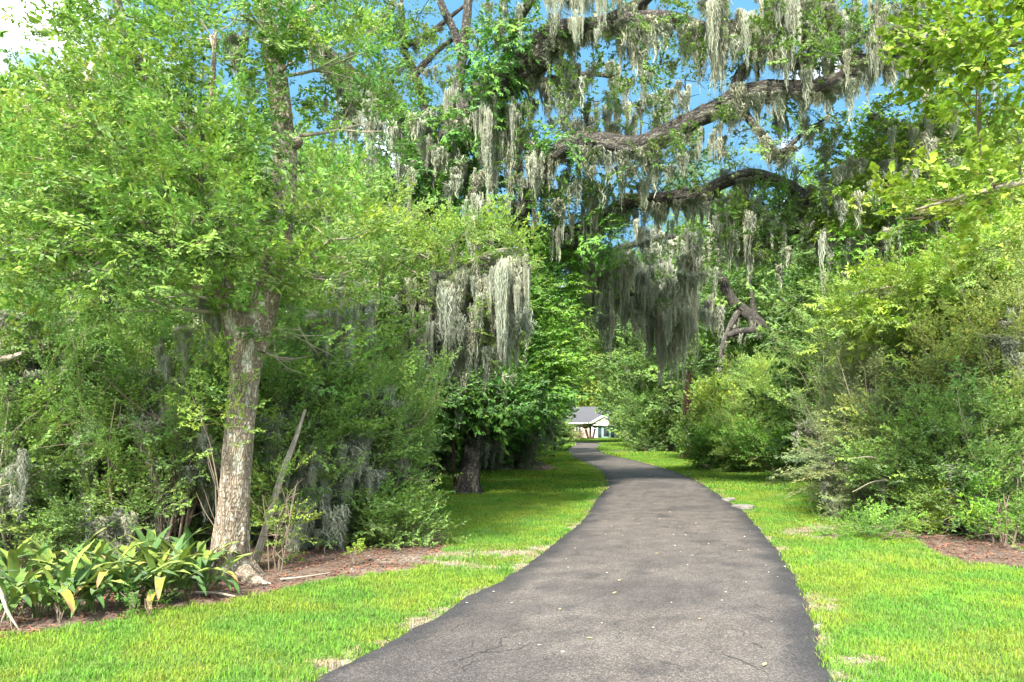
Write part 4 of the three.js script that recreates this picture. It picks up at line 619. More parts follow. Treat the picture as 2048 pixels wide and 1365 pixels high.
{ // pine
  const R = rng(1520), base = P(1373, 918, 42.7).setY(0), t = thing('pine_tree', 'straight brown pine trunk on the right lawn beside the moss curtain', 'tree', base), tr = [[base.clone().setY(-0.05), 0.36], [base.clone().setY(0.5), 0.27], [P(1377, 780, 42.7), 0.24], [P(1384, 600, 42.7), 0.2], [P(1388, 400, 42.7), 0.12], [P(1390, 330, 42.7), 0.04]];
  part('trunk', limbGeo(tr, 14, 0.3, 0.07, 5, 0.6), barkPine, t); const br = [], list = [];
  for (const [x, y, rx, ry, n] of [[1380, 430, 70, 40, 90], [1420, 480, 60, 35, 70], [1340, 500, 60, 35, 70], [1390, 370, 50, 30, 60], [1430, 560, 60, 30, 60]]) { const [c, r] = clump(x, y, 42.7, rx, ry); branchTo([tr], c, r, R, br, 4); puff(list, c, r, n, R, COL.far, { gaps: 0.3, freq: 0.6 }); }
  part('branches', merge(br), barkPine, t, 'stuff'); foliage(t, 'needle', list);
}
{ // shrub with white flowers
  const t = shrub({ name: 'flowering_shrub', label: 'small shrub with white blossom in front of the pine trunk', x: (1392 - CX) * 40 / F, d: 40, w: 1.7, h: 2.0, n: 120, kind: 'liveoak', col: COL.oak, seed: 1530, stems: 6, low: 0.3 });
  const R = rng(1531), b = new Buf(); for (let k = 0; k < 9; k++) { const a = R() * 6.28, e = R() * 2 - 1; addLeaf(b, V(0, 0, 0), V(Math.cos(a), e, Math.sin(a)).normalize(), V(0, 1, 0), 0.08, 0.06, 'low', [1, 1, 1]); }
  const list = []; for (let k = 0; k < 46; k++) list.push([place(V(t.position.x + (R() - 0.5) * 1.5, 0.7 + R() * 1.2, t.position.z + 0.4 + R() * 0.5), V(R() - 0.5, R(), R() - 0.5), 1.1), rgb(0.75, 0.72, 0.75)]); scatter('blossoms', b.geo(), dullMat, list, t);
}
// bright shrubs on the right lawn
[['yellow-green shrub at the left end of the bright group on the right lawn', 1448, 31, 2.0, 3.3, 480, 'liveoak', rgb(0.24, 0.36, 0.045), 16], ['feathery bright lime shrub in the middle of the right lawn group', 1530, 29.3, 3.4, 3.7, 1500, 'shrub', rgb(0.25, 0.40, 0.085), 4], ['rounded green shrub at the right end of the bright group', 1640, 28.8, 3.2, 3.3, 800, 'liveoak', rgb(0.19, 0.33, 0.05), 8], ['low leafy shrub at the foot of the bright group on the right lawn', 1570, 28.0, 3.4, 1.7, 520, 'liveoak', COL.bright, 0], ['taller leafy shrub behind the bright group on the right lawn', 1600, 33, 4, 4.8, 600, 'liveoak', rgb(0.15, 0.25, 0.04), 40], ['low shrub under the yellow-green one on the right lawn', 1455, 30, 2.2, 1.6, 340, 'liveoak', COL.bright, 4]].forEach(([label, px, d, w, h, n, kind, col, moss], i) => shrub({ label, x: (px - CX) * d / F, d, w, h, n, kind, col, moss, mossLen: [0.4, 1.6], mossCol: COL.moss, seed: 1600 + i * 3, scale: 1.15, stems: 12, low: 0.05, lobes: 9 }));
{ // twisted oak behind
  const R = rng(1700), base = P(1600, 920, 36).setY(0), t = thing('twisted_oak_tree', 'old oak with dark twisted bare limbs behind the bright shrubs', 'tree', base), m = [[base.clone().setY(-0.1), 0.5], ...L([[1592, 790, 36, 0.36], [1575, 735, 36, 0.34], [1555, 695, 36, 0.3], [1530, 660, 36, 0.28], [1500, 632, 36, 0.28], [1468, 605, 36, 0.25], [1450, 570, 36, 0.22], [1441, 530, 36, 0.2], [1436, 490, 36, 0.16], [1425, 440, 36, 0.1], [1410, 380, 36, 0.05]])], a = L([[1535, 664, 36, 0.2], [1505, 662, 35.6, 0.18], [1475, 664, 35.2, 0.15], [1455, 672, 35, 0.1]]), b = L([[1478, 622, 36, 0.16], [1462, 650, 35.4, 0.13], [1446, 690, 35, 0.1], [1438, 740, 34.8, 0.05]]), c = L([[1448, 580, 36, 0.12], [1430, 560, 36, 0.1], [1420, 520, 36, 0.07], [1408, 470, 36, 0.04]]), e = L([[1515, 645, 36, 0.14], [1506, 610, 36, 0.12], [1500, 560, 36, 0.07], [1490, 500, 36, 0.02]]), f = L([[1580, 745, 36, 0.2], [1578, 700, 36.2, 0.17], [1582, 640, 36.4, 0.12], [1600, 560, 36.6, 0.04]]);
  part('trunk', limbGeo(m, 14, 0.2, 0.12, 6), barkLive, t); for (const l of [a, b, c, e, f]) part('limb', limbGeo(l, 10, 0.2, 0.1, 7), barkLive, t);
  const br = [], list = []; for (const [x, y, d, rx, ry, n] of [[1440, 560, 37, 60, 50, 70], [1400, 620, 37.5, 60, 60, 90], [1600, 620, 38, 80, 50, 140], [1540, 560, 38, 70, 50, 100], [1480, 720, 38, 70, 50, 110], [1650, 680, 38, 60, 50, 80], [1400, 720, 38, 60, 60, 100], [1430, 460, 37, 60, 50, 60]]) { const [q, r] = clump(x, y, d, rx, ry); branchTo([m, a, c, f], q, r, R, br, 4); puff(list, q, r, n, R, COL.oak, { gaps: 0.28, freq: 1 }); }
  part('branches', merge(br), barkLive, t, 'stuff'); foliage(t, 'far', list);
  const M = new Moss(1701); M.along(m.slice(4), 30, 0.4, 1.5).along(a, 14, 0.3, 1).along(b, 20, 0.3, 1.2, 1, COL.moss).along(c, 10, 0.3, 1); M.into(t);
  const p = thing('pale_trunk_tree', 'tree with pale crooked trunk right of the twisted oak', 'tree', P(1640, 905, 39).setY(0)), pt = [[P(1636, 905, 39).setY(-0.05), 0.3], ...L([[1636, 740, 39, 0.2], [1637, 690, 39, 0.19], [1640, 640, 39, 0.19], [1655, 600, 39, 0.18], [1662, 560, 39, 0.16], [1655, 480, 39, 0.1], [1660, 400, 39, 0.04]])], pl = [], pb = [];
  part('trunk', limbGeo(pt, 12, 0.2, 0.1, 8), barkPale, p); for (const [x, y, rx, ry, n] of [[1650, 480, 90, 60, 140], [1700, 540, 70, 50, 100], [1600, 520, 60, 50, 80], [1660, 400, 70, 50, 90]]) { const [q, r] = clump(x, y, 39.5, rx, ry); branchTo([pt], q, r, R, pb, 4); puff(pl, q, r, n, R, COL.far, { gaps: 0.28, freq: 1 }); }
  part('branches', merge(pb), barkPale, p, 'stuff'); foliage(p, 'far', pl); const M2 = new Moss(1703); M2.inPuff(P(1660, 560, 39), V(1.6, 1, 1), 50, 0.5, 2); M2.into(p);
}
// brush at the right
const RB = [['mossy grey-green shrub with arching twigs nearest the drive on the right', 1770, 14.2, 2.2, 3.0, 620, 'fine', rgb(0.20, 0.27, 0.11), 120], ['olive leafy shrub in the middle of the right brush', 1880, 13.4, 2.4, 2.7, 760, 'shrub', COL.olive, 50], ['tall olive shrub at the right edge of the photograph', 2010, 12.6, 2.4, 3.6, 800, 'shrub', COL.olive, 50], ['leafy shrub low in the middle of the right brush', 1850, 12.8, 1.8, 1.6, 560, 'shrub', COL.shrub, 14], ['shrub at the right edge in front of the tall olive one', 1990, 11.8, 1.8, 2.0, 600, 'shrub', COL.shrub, 20], ['tall shrub behind the arching mossy one on the right', 1730, 16.5, 2.6, 4.4, 640, 'shrub', COL.shrub, 90], ['tall shrub behind the middle of the right brush', 1880, 16, 3, 4.6, 700, 'shrub', COL.olive, 110], ['tall shrub behind the tall olive one at the right', 2040, 15.5, 3, 5, 700, 'shrub', COL.shrub, 60], ['shrub just beyond the right edge of the brush', 2150, 12, 2.6, 4, 500, 'shrub', COL.olive, 20]];
RB.forEach(([label, px, d, w, h, n, kind, col, moss], i) => shrub({ label, x: (px - CX) * d / F, d, w, h, n, kind, col, moss: moss * 2.2, mossLen: [0.25, 1.0], seed: 1800 + i * 3, scale: 1.05, stems: 16, low: 0.05, lobes: 9, mossCol: COL.moss, stemMat: i % 2 ? twigMat : twigPale, hang: i === 0 ? 0.4 : 0, lean: i === 0 ? -0.05 : 0 }));
shrub({ label: 'small glossy bright shrub low at the right edge beside the leaf litter', x: (2015 - CX) * 10.9 / F, d: 10.9, w: 1.1, h: 0.75, n: 110, kind: 'oak', col: COL.bright, seed: 1850, stems: 8, low: 0.15, scale: 0.8 });
{ // arching bare twigs and fallen sticks in the right brush
  const R = rng(1860), arch = (label, pts, m = twigPale) => { const t = thing('bare_branch', label, 'branch', pts[0][0].clone()); part('wood', limbGeo(pts, 6, 0.06, 0.08, R() * 9), m, t); };
  arch('upper arching bare branch over the right brush', L([[1810, 1000, 12.9, 0.018], [1800, 960, 12.8, 0.016], [1780, 935, 12.7, 0.014], [1745, 915, 12.6, 0.011], [1700, 918, 12.6, 0.005]]));
  arch('lower arching bare branch over the right brush', L([[1808, 975, 12.6, 0.014], [1780, 962, 12.5, 0.013], [1745, 965, 12.4, 0.01], [1705, 985, 12.4, 0.005]]));
  arch('bare branch sweeping out at the right edge of the brush', L([[2100, 985, 11.4, 0.016], [2040, 978, 11.4, 0.014], [1990, 982, 11.4, 0.012], [1960, 980, 11.4, 0.008], [1962, 955, 11.4, 0.005], [1975, 900, 11.4, 0.003]]));
  arch('straight pale stick lying in the grass before the right brush', [[V(...[G(1752, 1052)[0], 0.05, -G(1752, 1052)[1]]), 0.013], [V(G(1810, 1048)[0], 0.08, -G(1810, 1048)[1]), 0.015], [V(G(1872, 1046)[0], 0.1, -G(1872, 1046)[1]), 0.012]]);
  const pile = thing('brush_pile', 'heap of bare grey sticks on the ground at the right', 'brush pile', P(1940, 1070, 12).setY(0)); for (let k = 0; k < 26; k++) { const a = V(pile.position.x + (R() - 0.2) * 0.7, 0.03 + R() * 0.3, pile.position.z + (R() - 0.5) * 0.6), e = a.clone().add(V(-0.3 - R() * 0.6, -0.1 + R() * 0.3, (R() - 0.2) * 0.6)); e.y = Math.max(0.02, e.y); part('stick', twigGeo(bent(a, e, 0.006 + 0.008 * R(), 0.002, R, 0.2, 3), R, 5), twigPale, pile); }
  arch('thin pale stick on the soil by the left bed', [[V(G(560, 1165)[0], 0.03, -G(560, 1165)[1]), 0.012], [V(G(600, 1162)[0], 0.035, -G(600, 1162)[1]), 0.011], [V(G(660, 1152)[0], 0.03, -G(660, 1152)[1]), 0.006]]);
  arch('stick on the litter at the foot of the broad-leaved plants', [[V(G(390, 1192)[0], 0.03, -G(390, 1192)[1]), 0.014], [V(G(430, 1194)[0], 0.035, -G(430, 1194)[1]), 0.014], [V(G(470, 1200)[0], 0.03, -G(470, 1200)[1]), 0.008]]);
  const f = thing('lichen_branch', 'pale lichen-crusted fallen branch at the lower left edge', 'branch', V(G(0, 1250)[0], 0, -6.3)); for (const l of [[[-40, 1120, 6.3, 0.02], [0, 1185, 6.25, 0.018], [15, 1225, 6.2, 0.013], [38, 1262, 6.15, 0.004]], [[12, 1220, 6.2, 0.008], [0, 1250, 6.2, 0.006], [-10, 1275, 6.2, 0.003]], [[20, 1238, 6.2, 0.006], [22, 1255, 6.2, 0.004], [30, 1275, 6.2, 0.002]]]) part('wood', limbGeo(L(l), 7, 0.03, 0.25, 4), barkPale, f);
}
// trees at the right
{
  const R = rng(1900), t = thing('leaning_tree', 'tall tree with leaning lichened trunk among bright leaves at the right', 'tree', P(2035, 1000, 17).setY(0)), tr = [[P(2035, 1000, 17).setY(-0.05), 0.3], ...L([[2010, 760, 17, 0.22], [1975, 600, 17, 0.2], [1945, 470, 17, 0.18], [1915, 360, 17, 0.165], [1890, 280, 17, 0.14], [1860, 240, 17, 0.1], [1850, 150, 17, 0.07], [1845, 40, 17, 0.04]])], b = L([[1930, 400, 17, 0.11], [1935, 330, 17, 0.09], [1900, 250, 17, 0.07], [1880, 190, 17, 0.05], [1900, 80, 17, 0.03]]), c = L([[1880, 265, 17, 0.07], [1850, 255, 17, 0.05], [1790, 250, 17, 0.03], [1740, 220, 17, 0.015]]);
  part('trunk', limbGeo(tr, 14, 0.12, 0.08, 2), barkPale, t); for (const l of [b, c]) part('limb', limbGeo(l, 10, 0.12, 0.08, 3), barkPale, t);
  const br = [], list = []; let i = 0; for (const [x, y, d, rx, ry, n] of [[1780, 330, 17, 80, 50, 110], [1720, 310, 17.2, 60, 40, 60], [1860, 320, 16.6, 70, 50, 70], [1760, 420, 16.8, 90, 50, 120], [1700, 440, 17, 60, 40, 60], [1850, 430, 16.5, 90, 50, 120], [1980, 420, 16, 90, 60, 130], [1780, 250, 17, 60, 40, 50], [1900, 160, 16.5, 60, 60, 60], [1980, 250, 16, 80, 70, 90], [1840, 200, 17, 60, 40, 40], [1740, 500, 16.8, 80, 40, 90], [1950, 340, 16.4, 60, 50, 60]]) { const [q, r] = clump(x, y, d, rx, ry); i++; branchTo([tr, b, c], q, r, R, br, 5); puff(list, q, r, Math.round(n * 0.85), R, i % 3 ? COL.lime : COL.bright, { gaps: 0.36, freq: 1.3, scale: 0.9, light: 0.3 }); }
  part('branches', merge(br), twigMat, t, 'stuff'); foliage(t, 'creeper', list);
  const M = new Moss(1901); M.inPuff(P(1800, 340, 17), V(2.0, 1.8, 1.2), 200, 0.4, 1.6, 1, COL.moss).inPuff(P(1720, 420, 16.8), V(1.2, 1.6, 1), 110, 0.4, 1.6, 1, COL.moss).inPuff(P(1860, 480, 16.8), V(1.6, 0.8, 1), 60, 0.4, 1.2, 1, COL.moss).along(b, 12, 0.3, 0.8).along(c, 12, 0.3, 0.9); M.into(t);
}
{ // low tree with feathery bright leaves
  const R = rng(1950), t = thing('feathery_tree', 'small tree with drooping bright compound leaves above the right brush', 'tree', P(2045, 1040, 13.8).setY(0)), tr = [[P(2045, 1040, 13.8).setY(-0.05), 0.13], ...L([[2035, 800, 13.8, 0.1], [2025, 660, 13.8, 0.09], [2000, 560, 13.8, 0.07], [1940, 500, 13.8, 0.05], [1880, 470, 13.8, 0.02]])], a = L([[2025, 650, 13.8, 0.06], [1930, 590, 13.6, 0.05], [1820, 570, 13.5, 0.035], [1700, 590, 13.5, 0.015]]);
  part('trunk', limbGeo(tr, 10, 0.1, 0.08, 2), barkOak, t); part('limb', limbGeo(a, 8, 0.1, 0.08, 2), barkPale, t);
  const br = [], list = []; for (const [x, y, d, rx, ry, n] of [[1940, 540, 13.2, 100, 45, 130], [1850, 580, 13.3, 90, 45, 110], [1760, 600, 13.5, 80, 45, 90], [1720, 660, 13.6, 60, 50, 60], [2020, 500, 13, 80, 50, 100], [1990, 590, 13, 80, 40, 80], [1800, 650, 13.6, 70, 35, 50], [2040, 610, 12.8, 60, 50, 70], [1900, 640, 13.3, 70, 35, 50]]) { const [q, r] = clump(x, y, d, rx, ry); branchTo([tr, a], q, r, R, br, 5); puff(list, q, r, n, R, COL.lime, { gaps: 0.25, freq: 1.4, hang: 0.2, scale: 0.85, light: 0.3 }); }
  part('branches', merge(br), twigMat, t, 'stuff'); foliage(t, 'compound', list);
}
{ // big round leaves at the top right, nearest of all
  const R = rng(1980), base = V(7.2, 0, -8.6), t = thing('round_leaved_tree', 'near branches with big round light-green leaves at the upper right corner', 'tree', base), tr = [[V(7.2, -0.05, -8.6), 0.14], [V(7.1, 2.5, -8.6), 0.11], [V(6.6, 4.6, -8.7), 0.08], [V(6.0, 6.2, -8.8), 0.04]], a = L([[2130, 330, 8.7, 0.05], [2040, 365, 8.7, 0.04], [1940, 390, 8.7, 0.025], [1830, 420, 8.8, 0.01]]), b = L([[2160, 120, 8.8, 0.05], [2040, 90, 8.7, 0.04], [1930, 70, 8.6, 0.025], [1840, 50, 8.6, 0.01]]);
  part('trunk', limbGeo(tr, 10, 0.1, 0.08, 2), barkOak, t); for (const l of [a, b]) part('limb', limbGeo(l, 8, 0.08, 0.08, 3), barkPale, t);
  const br = [], list = []; for (const [x, y, d, rx, ry, n] of [[1990, 60, 8.4, 110, 60, 110], [1900, 40, 8.5, 80, 45, 60], [2020, 150, 8.4, 70, 50, 50], [1920, 110, 8.5, 70, 35, 40], [2030, 10, 8.6, 90, 50, 60], [1960, 190, 8.5, 60, 30, 22], [1900, 400, 8.7, 70, 30, 26], [1990, 370, 8.6, 70, 40, 40], [2040, 290, 8.5, 40, 50, 34], [1840, 130, 8.6, 30, 25, 8], [1840, 430, 8.8, 50, 25, 12]]) { const [q, r] = clump(x, y, d, rx, ry); branchTo([tr, a, b], q, r, R, br, 4); puff(list, q, r, Math.round(n * 0.66), R, COL.lime, { gaps: 0.34, freq: 2, scale: 0.75, light: 0.3, shell: 0.8 }); }
  part('branches', merge(br), twigMat, t, 'stuff');
  list.sort((p, q) => q[0].elements[14] - p[0].elements[14]); const tint = [0, 1, 2].map((k) => { const m = leafMat.clone(); m.color.copy(COL.lime).multiplyScalar(0.8 + 0.2 * k); return m; });
  list.splice(0, 200).forEach(([m], i) => { const o = new THREE.Mesh(SPRAY.round[i % 2], tint[i % 3]); o.name = 'leaf_spray'; o.castShadow = o.receiveShadow = true; o.applyMatrix4(m); o.position.sub(t.position); t.add(o); });
  foliage(t, 'round', list);
}
// the wood beyond
const G_F = 'trees of the wood beyond the drive';
[[1110, 84, 15, 8, COL.farLime, 0.5], [1275, 92, 17, 9, COL.oak, 0.5], [1262, 66, 15, 6, COL.far, 0.55], [1300, 66, 15, 8, COL.far], [1350, 58, 14, 7, COL.oak], [1420, 52, 14, 8, COL.far], [1480, 60, 16, 9, COL.farLime], [1550, 50, 14, 8, COL.oak], [1640, 55, 16, 9, COL.far], [1720, 44, 14, 9, COL.oak], [1800, 34, 12, 8, COL.far], [1900, 30, 12, 8, COL.oak], [2020, 26, 11, 8, COL.far], [2150, 24, 11, 8, COL.oak], [1840, 50, 17, 10, COL.farLime], [2000, 45, 17, 11, COL.far], [1035, 50, 12, 6, COL.far], [980, 46, 12, 8, COL.far], [900, 42, 12, 8, COL.oak], [820, 44, 13, 9, COL.far], [700, 40, 13, 9, COL.oak], [560, 42, 14, 10, COL.far], [400, 40, 14, 10, COL.far], [220, 38, 13, 10, COL.oak], [50, 36, 13, 10, COL.far], [1180, 150, 16, 12, COL.farLime], [1130, 146, 13, 10, COL.farLime], [1245, 148, 15, 12, COL.far], [1000, 124, 15, 9, COL.far], [1310, 118, 17, 12, COL.far], [1350, 100, 18, 12, COL.far], [1020, 100, 17, 12, COL.oak], [1450, 84, 18, 12, COL.far], [1560, 80, 18, 12, COL.oak], [1210, 170, 20, 14, COL.far], [1150, 175, 22, 14, COL.far], [1800, 23, 8, 6, COL.far]].forEach(([px, d, h, w, col, low], i) => tree({ name: 'woodland_tree', label: d > 140 ? 'tree standing behind the house at the end of the drive' : px < 1100 ? 'tree of the wood beyond the left lawn and thicket' : 'tree of the wood beyond the right lawn', group: d > 140 ? 'trees behind the house' : px < 1100 ? G_F + ', left' : G_F + ', right', x: (px - CX) * d / F, d, h, crownW: w, crownLow: low ?? (d > 60 ? 0.16 : 0.2), trunkR: 0.2, n: 900, kind: 'far', col, seed: 2000 + i * 7, puffs: 18, scale: Math.max(1, d / 45), moss: d < 90 ? 50 : 0, mossLen: [0.8, 2.5], gaps: 0.26 }));
[[1300, 62, 4], [1075, 75, 3], [1116, 77, 2.4], [1430, 44, 4], [1500, 45, 5], [1330, 70, 5], [1060, 62, 5], [1000, 44, 4], [930, 36, 4], [870, 33, 4], [1690, 36, 5], [1780, 26, 4.5], [1920, 22, 4.5], [2080, 20, 5]].forEach(([px, d, w], i) => shrub({ name: 'undergrowth_shrub', label: 'shrub in the shaded undergrowth along the edge of the wood', group: 'undergrowth along the edge of the wood', x: (px - CX) * d / F, d: d + 1.5, w, h: w * 0.9, n: 420, kind: 'far', col: COL.shrub, seed: 2400 + i * 3, scale: 0.75, stems: 6, moss: 24, mossLen: [0.4, 1.4] }));
// before the house: sago palm, yellow shrubs
{
  const b0 = V((1181 - CX) * 118 / F, 0, -118), t = thing('sago_palm', 'sago palm with several short trunks in front of the house', 'palm', b0), R = rng(2500), fr = new Buf();
  for (let k = 0; k < 9; k++) { const a = k * 0.698; const d = V(Math.cos(a), 0.7, Math.sin(a)).normalize(); for (let j = 0; j < 12; j++) { const o = d.clone().multiplyScalar(0.1 + j * 0.1).add(V(0, -0.03 * j * j * 0.1, 0)); for (const s of [-1, 1]) addLeaf(fr, o, V(-d.z * s, 0.3, d.x * s).addScaledVector(d, 0.6).normalize(), V(0, 1, 0), 0.34, 0.14, 'low', [1, 1, 1]); } }
  const g = fr.geo(), frondMat = leafMat.clone(); frondMat.color.setRGB(0.11, 0.19, 0.045); [[-0.7, 1.5], [0, 1.9], [0.7, 1.6]].forEach(([x, h]) => { part('trunk', limbGeo([[b0.clone().add(V(x * 0.4, 0, 0)), 0.18], [b0.clone().add(V(x, h, 0)), 0.16]], 8, 0.3, 0.1, 3), barkPine, t); for (const [dir, sc, up] of [[V(1, 0, 0), 1.15, 0], [V(0.7, 0, 0.7), 0.9, 0.12]]) { const m = new THREE.Mesh(g, frondMat); m.name = 'fronds'; m.castShadow = m.receiveShadow = true; m.applyMatrix4(place(V(x, h + up, 0), dir, sc)); t.add(m); } });
  shrub({ label: 'low yellow-leaved shrub left of the palm before the house', x: (1118 - CX) * 100 / F, d: 100, w: 3.2, h: 0.9, n: 140, kind: 'far', col: rgb(0.42, 0.36, 0.06), seed: 2510, scale: 0.5, stems: 5 });
  shrub({ label: 'second yellow-leaved shrub nearer the palm before the house', x: (1136 - CX) * 102 / F, d: 102, w: 2.4, h: 0.8, n: 110, kind: 'far', col: rgb(0.40, 0.36, 0.06), seed: 2513, scale: 0.5, stems: 5 });
  shrub({ label: 'dry tan grassy shrub at the house wall left of the palm', x: (1160 - CX) * 120 / F, d: 120, w: 2.4, h: 1.1, n: 120, kind: 'fine', col: rgb(0.3, 0.26, 0.12), seed: 2516, scale: 1, stems: 5 });
}

// ---------------------------------------------------------------- broad-leaved plants in the bed
{
  const R = rng(3000), GREEN = [0.1, 0.195, 0.03], DEEP = [0.06, 0.14, 0.026], YEL = [0.33, 0.32, 0.035], BRN = [0.34, 0.19, 0.09], LIM = [0.2, 0.28, 0.035];
  const leafGeo = (len, wid, bend, scheme, pet) => {                       // petiole, then a blade that arches over; grows up from the origin leaning to +x
    const b = new Buf(), pts = []; let p = V(0, 0, 0), a = 1.45; const ns = 14, L = len + pet;
    for (let i = 0; i <= ns; i++) { pts.push([p.clone(), a, i / ns * L]); a -= bend / ns * (0.4 + 1.3 * i / ns); p = p.clone().add(V(Math.cos(a), Math.sin(a), 0).multiplyScalar(L / ns)); }
    let prev = null; const ph = R() * 9;
    for (const [q, an, s] of pts) {
      const t = Math.max(0, (s - pet) / len), w = s < pet ? 0.005 : Math.max(0.001, wid / 2 * Math.pow(Math.sin(Math.PI * Math.min(1, 0.03 + 0.97 * Math.pow(t, 0.85))), 0.75)), n = V(-Math.sin(an), Math.cos(an), 0), f = s < pet ? 0 : 0.35;
      const c = (side) => { const k = 0.9 + 0.2 * n3(t * 6 + ph, side * 3, 1); let u = scheme === 'green' ? GREEN : scheme === 'deep' ? DEEP : scheme === 'lime' ? LIM : YEL; u = u.slice(); const m = scheme === 'yellow' ? 0.3 : scheme === 'tipped' ? smooth(0.45, 0.7, t + 0.2 * side * n3(t * 4, ph, 2)) : scheme === 'edge' ? 0.7 * Math.abs(side) * smooth(0.2, 0.8, t) : 0; if (scheme === 'tipped' || scheme === 'edge') { u = GREEN.map((g, i) => lerp(g, YEL[i], m)); if (scheme === 'tipped') u = u.map((g, i) => lerp(g, BRN[i], smooth(0.72, 0.9, t + 0.1 * side))); } if (scheme === 'yellow') u = u.map((g, i) => lerp(g, BRN[i], smooth(0.8, 0.95, t))); return s < pet ? [0.07, 0.11, 0.025] : u.map((g) => g * k * (side ? 1 : 1.12)); };
      const N = (s2) => n.clone().add(V(0, 0, -s2 * 0.3)).normalize(), cur = [-1, 0, 1].map((sd) => b.v(q.clone().add(V(0, 0, sd * w)).addScaledVector(n, Math.abs(sd) * w * f + (sd ? 0.012 * n3(t * 5, sd + ph, 4) * (s < pet ? 0 : 1) : 0)), N(sd), c(sd), (sd + 1) / 2, t));
      if (prev) { b.t(prev[0], cur[1], prev[1]); b.t(prev[0], cur[0], cur[1]); b.t(prev[1], cur[2], prev[2]); b.t(prev[1], cur[1], cur[2]); }
      prev = cur;
    }
    for (let i = 0; i < b.i.length; i += 3) { const q = b.i[i + 1]; b.i[i + 1] = b.i[i + 2]; b.i[i + 2] = q; }
    const g = b.geo(); return g;
  };
  const veins = texture(256, 256, (u, v) => { const k = 0.66 + 0.42 * tfbm(u, v, 28, 2, 3) + 0.16 * tfbm(u, v, 6, 10, 4), sp = smooth(0.66, 0.72, tfbm(u, v, 9, 18, 4)); return [k * (1 + 0.5 * sp), k * (1 - 0.15 * sp), k * (1 - 0.1 * sp)]; });
  const broad = new THREE.MeshPhysicalMaterial({ color: 0xffffff, map: veins, bumpMap: veins, bumpScale: 0.004, vertexColors: true, roughness: 1, specularIntensity: 0.4, transmission: 0.25, thickness: 0, clearcoat: 0.35, clearcoatRoughness: 0.42, side: THREE.DoubleSide });
  const SETS = []; const sch = ['green', 'lime', 'edge', 'tipped', 'deep', 'green', 'deep', 'edge', 'green', 'deep'];
  for (let k = 0; k < 30; k++) SETS.push(leafGeo(0.4 + 0.16 * R(), 0.062 + 0.03 * R(), 0.8 + 1.9 * R() + (k % 5 === 0 ? 0.9 : 0), sch[k % 10], 0.1 + 0.14 * R()));
  const where = [[15, 1245], [75, 1240], [130, 1236], [190, 1228], [250, 1218], [310, 1210], [360, 1200], [405, 1190], [50, 1205], [115, 1200], [180, 1196], [240, 1190], [300, 1182], [350, 1176], [395, 1168], [20, 1172], [90, 1168], [160, 1164], [230, 1160], [295, 1155], [345, 1150]];
  where.forEach(([px, py], i) => {
    const [x, d] = G(px, py), t = thing('broad_leaved_plant', ['first', 'second', 'third', 'fourth', 'fifth', 'sixth', 'seventh', 'eighth'][i < 8 ? i : (i - 8) % 7] + ' clump of broad strap leaves from the left in the ' + (i < 8 ? 'front' : i < 15 ? 'middle' : 'rear') + ' row of the bed', 'plant', V(x, 0, -d), 'broad-leaved plants in the bed left of the forked oak');
    const n = i < 8 ? 20 : 15, a0 = R() * 6.28;
    for (let k = 0; k < n; k++) { const m = new THREE.Mesh(SETS[Math.floor(R() * 30)], broad), a = a0 + k * 2.4 + R(); m.name = 'leaf'; m.castShadow = m.receiveShadow = true; m.position.set((R() - 0.5) * 0.16, -0.01, (R() - 0.5) * 0.16); m.rotation.set(0, a, 0); m.rotateZ(0.2 - R() * 0.6); m.scale.setScalar(0.8 + 0.32 * R()); t.add(m); }
  });
}

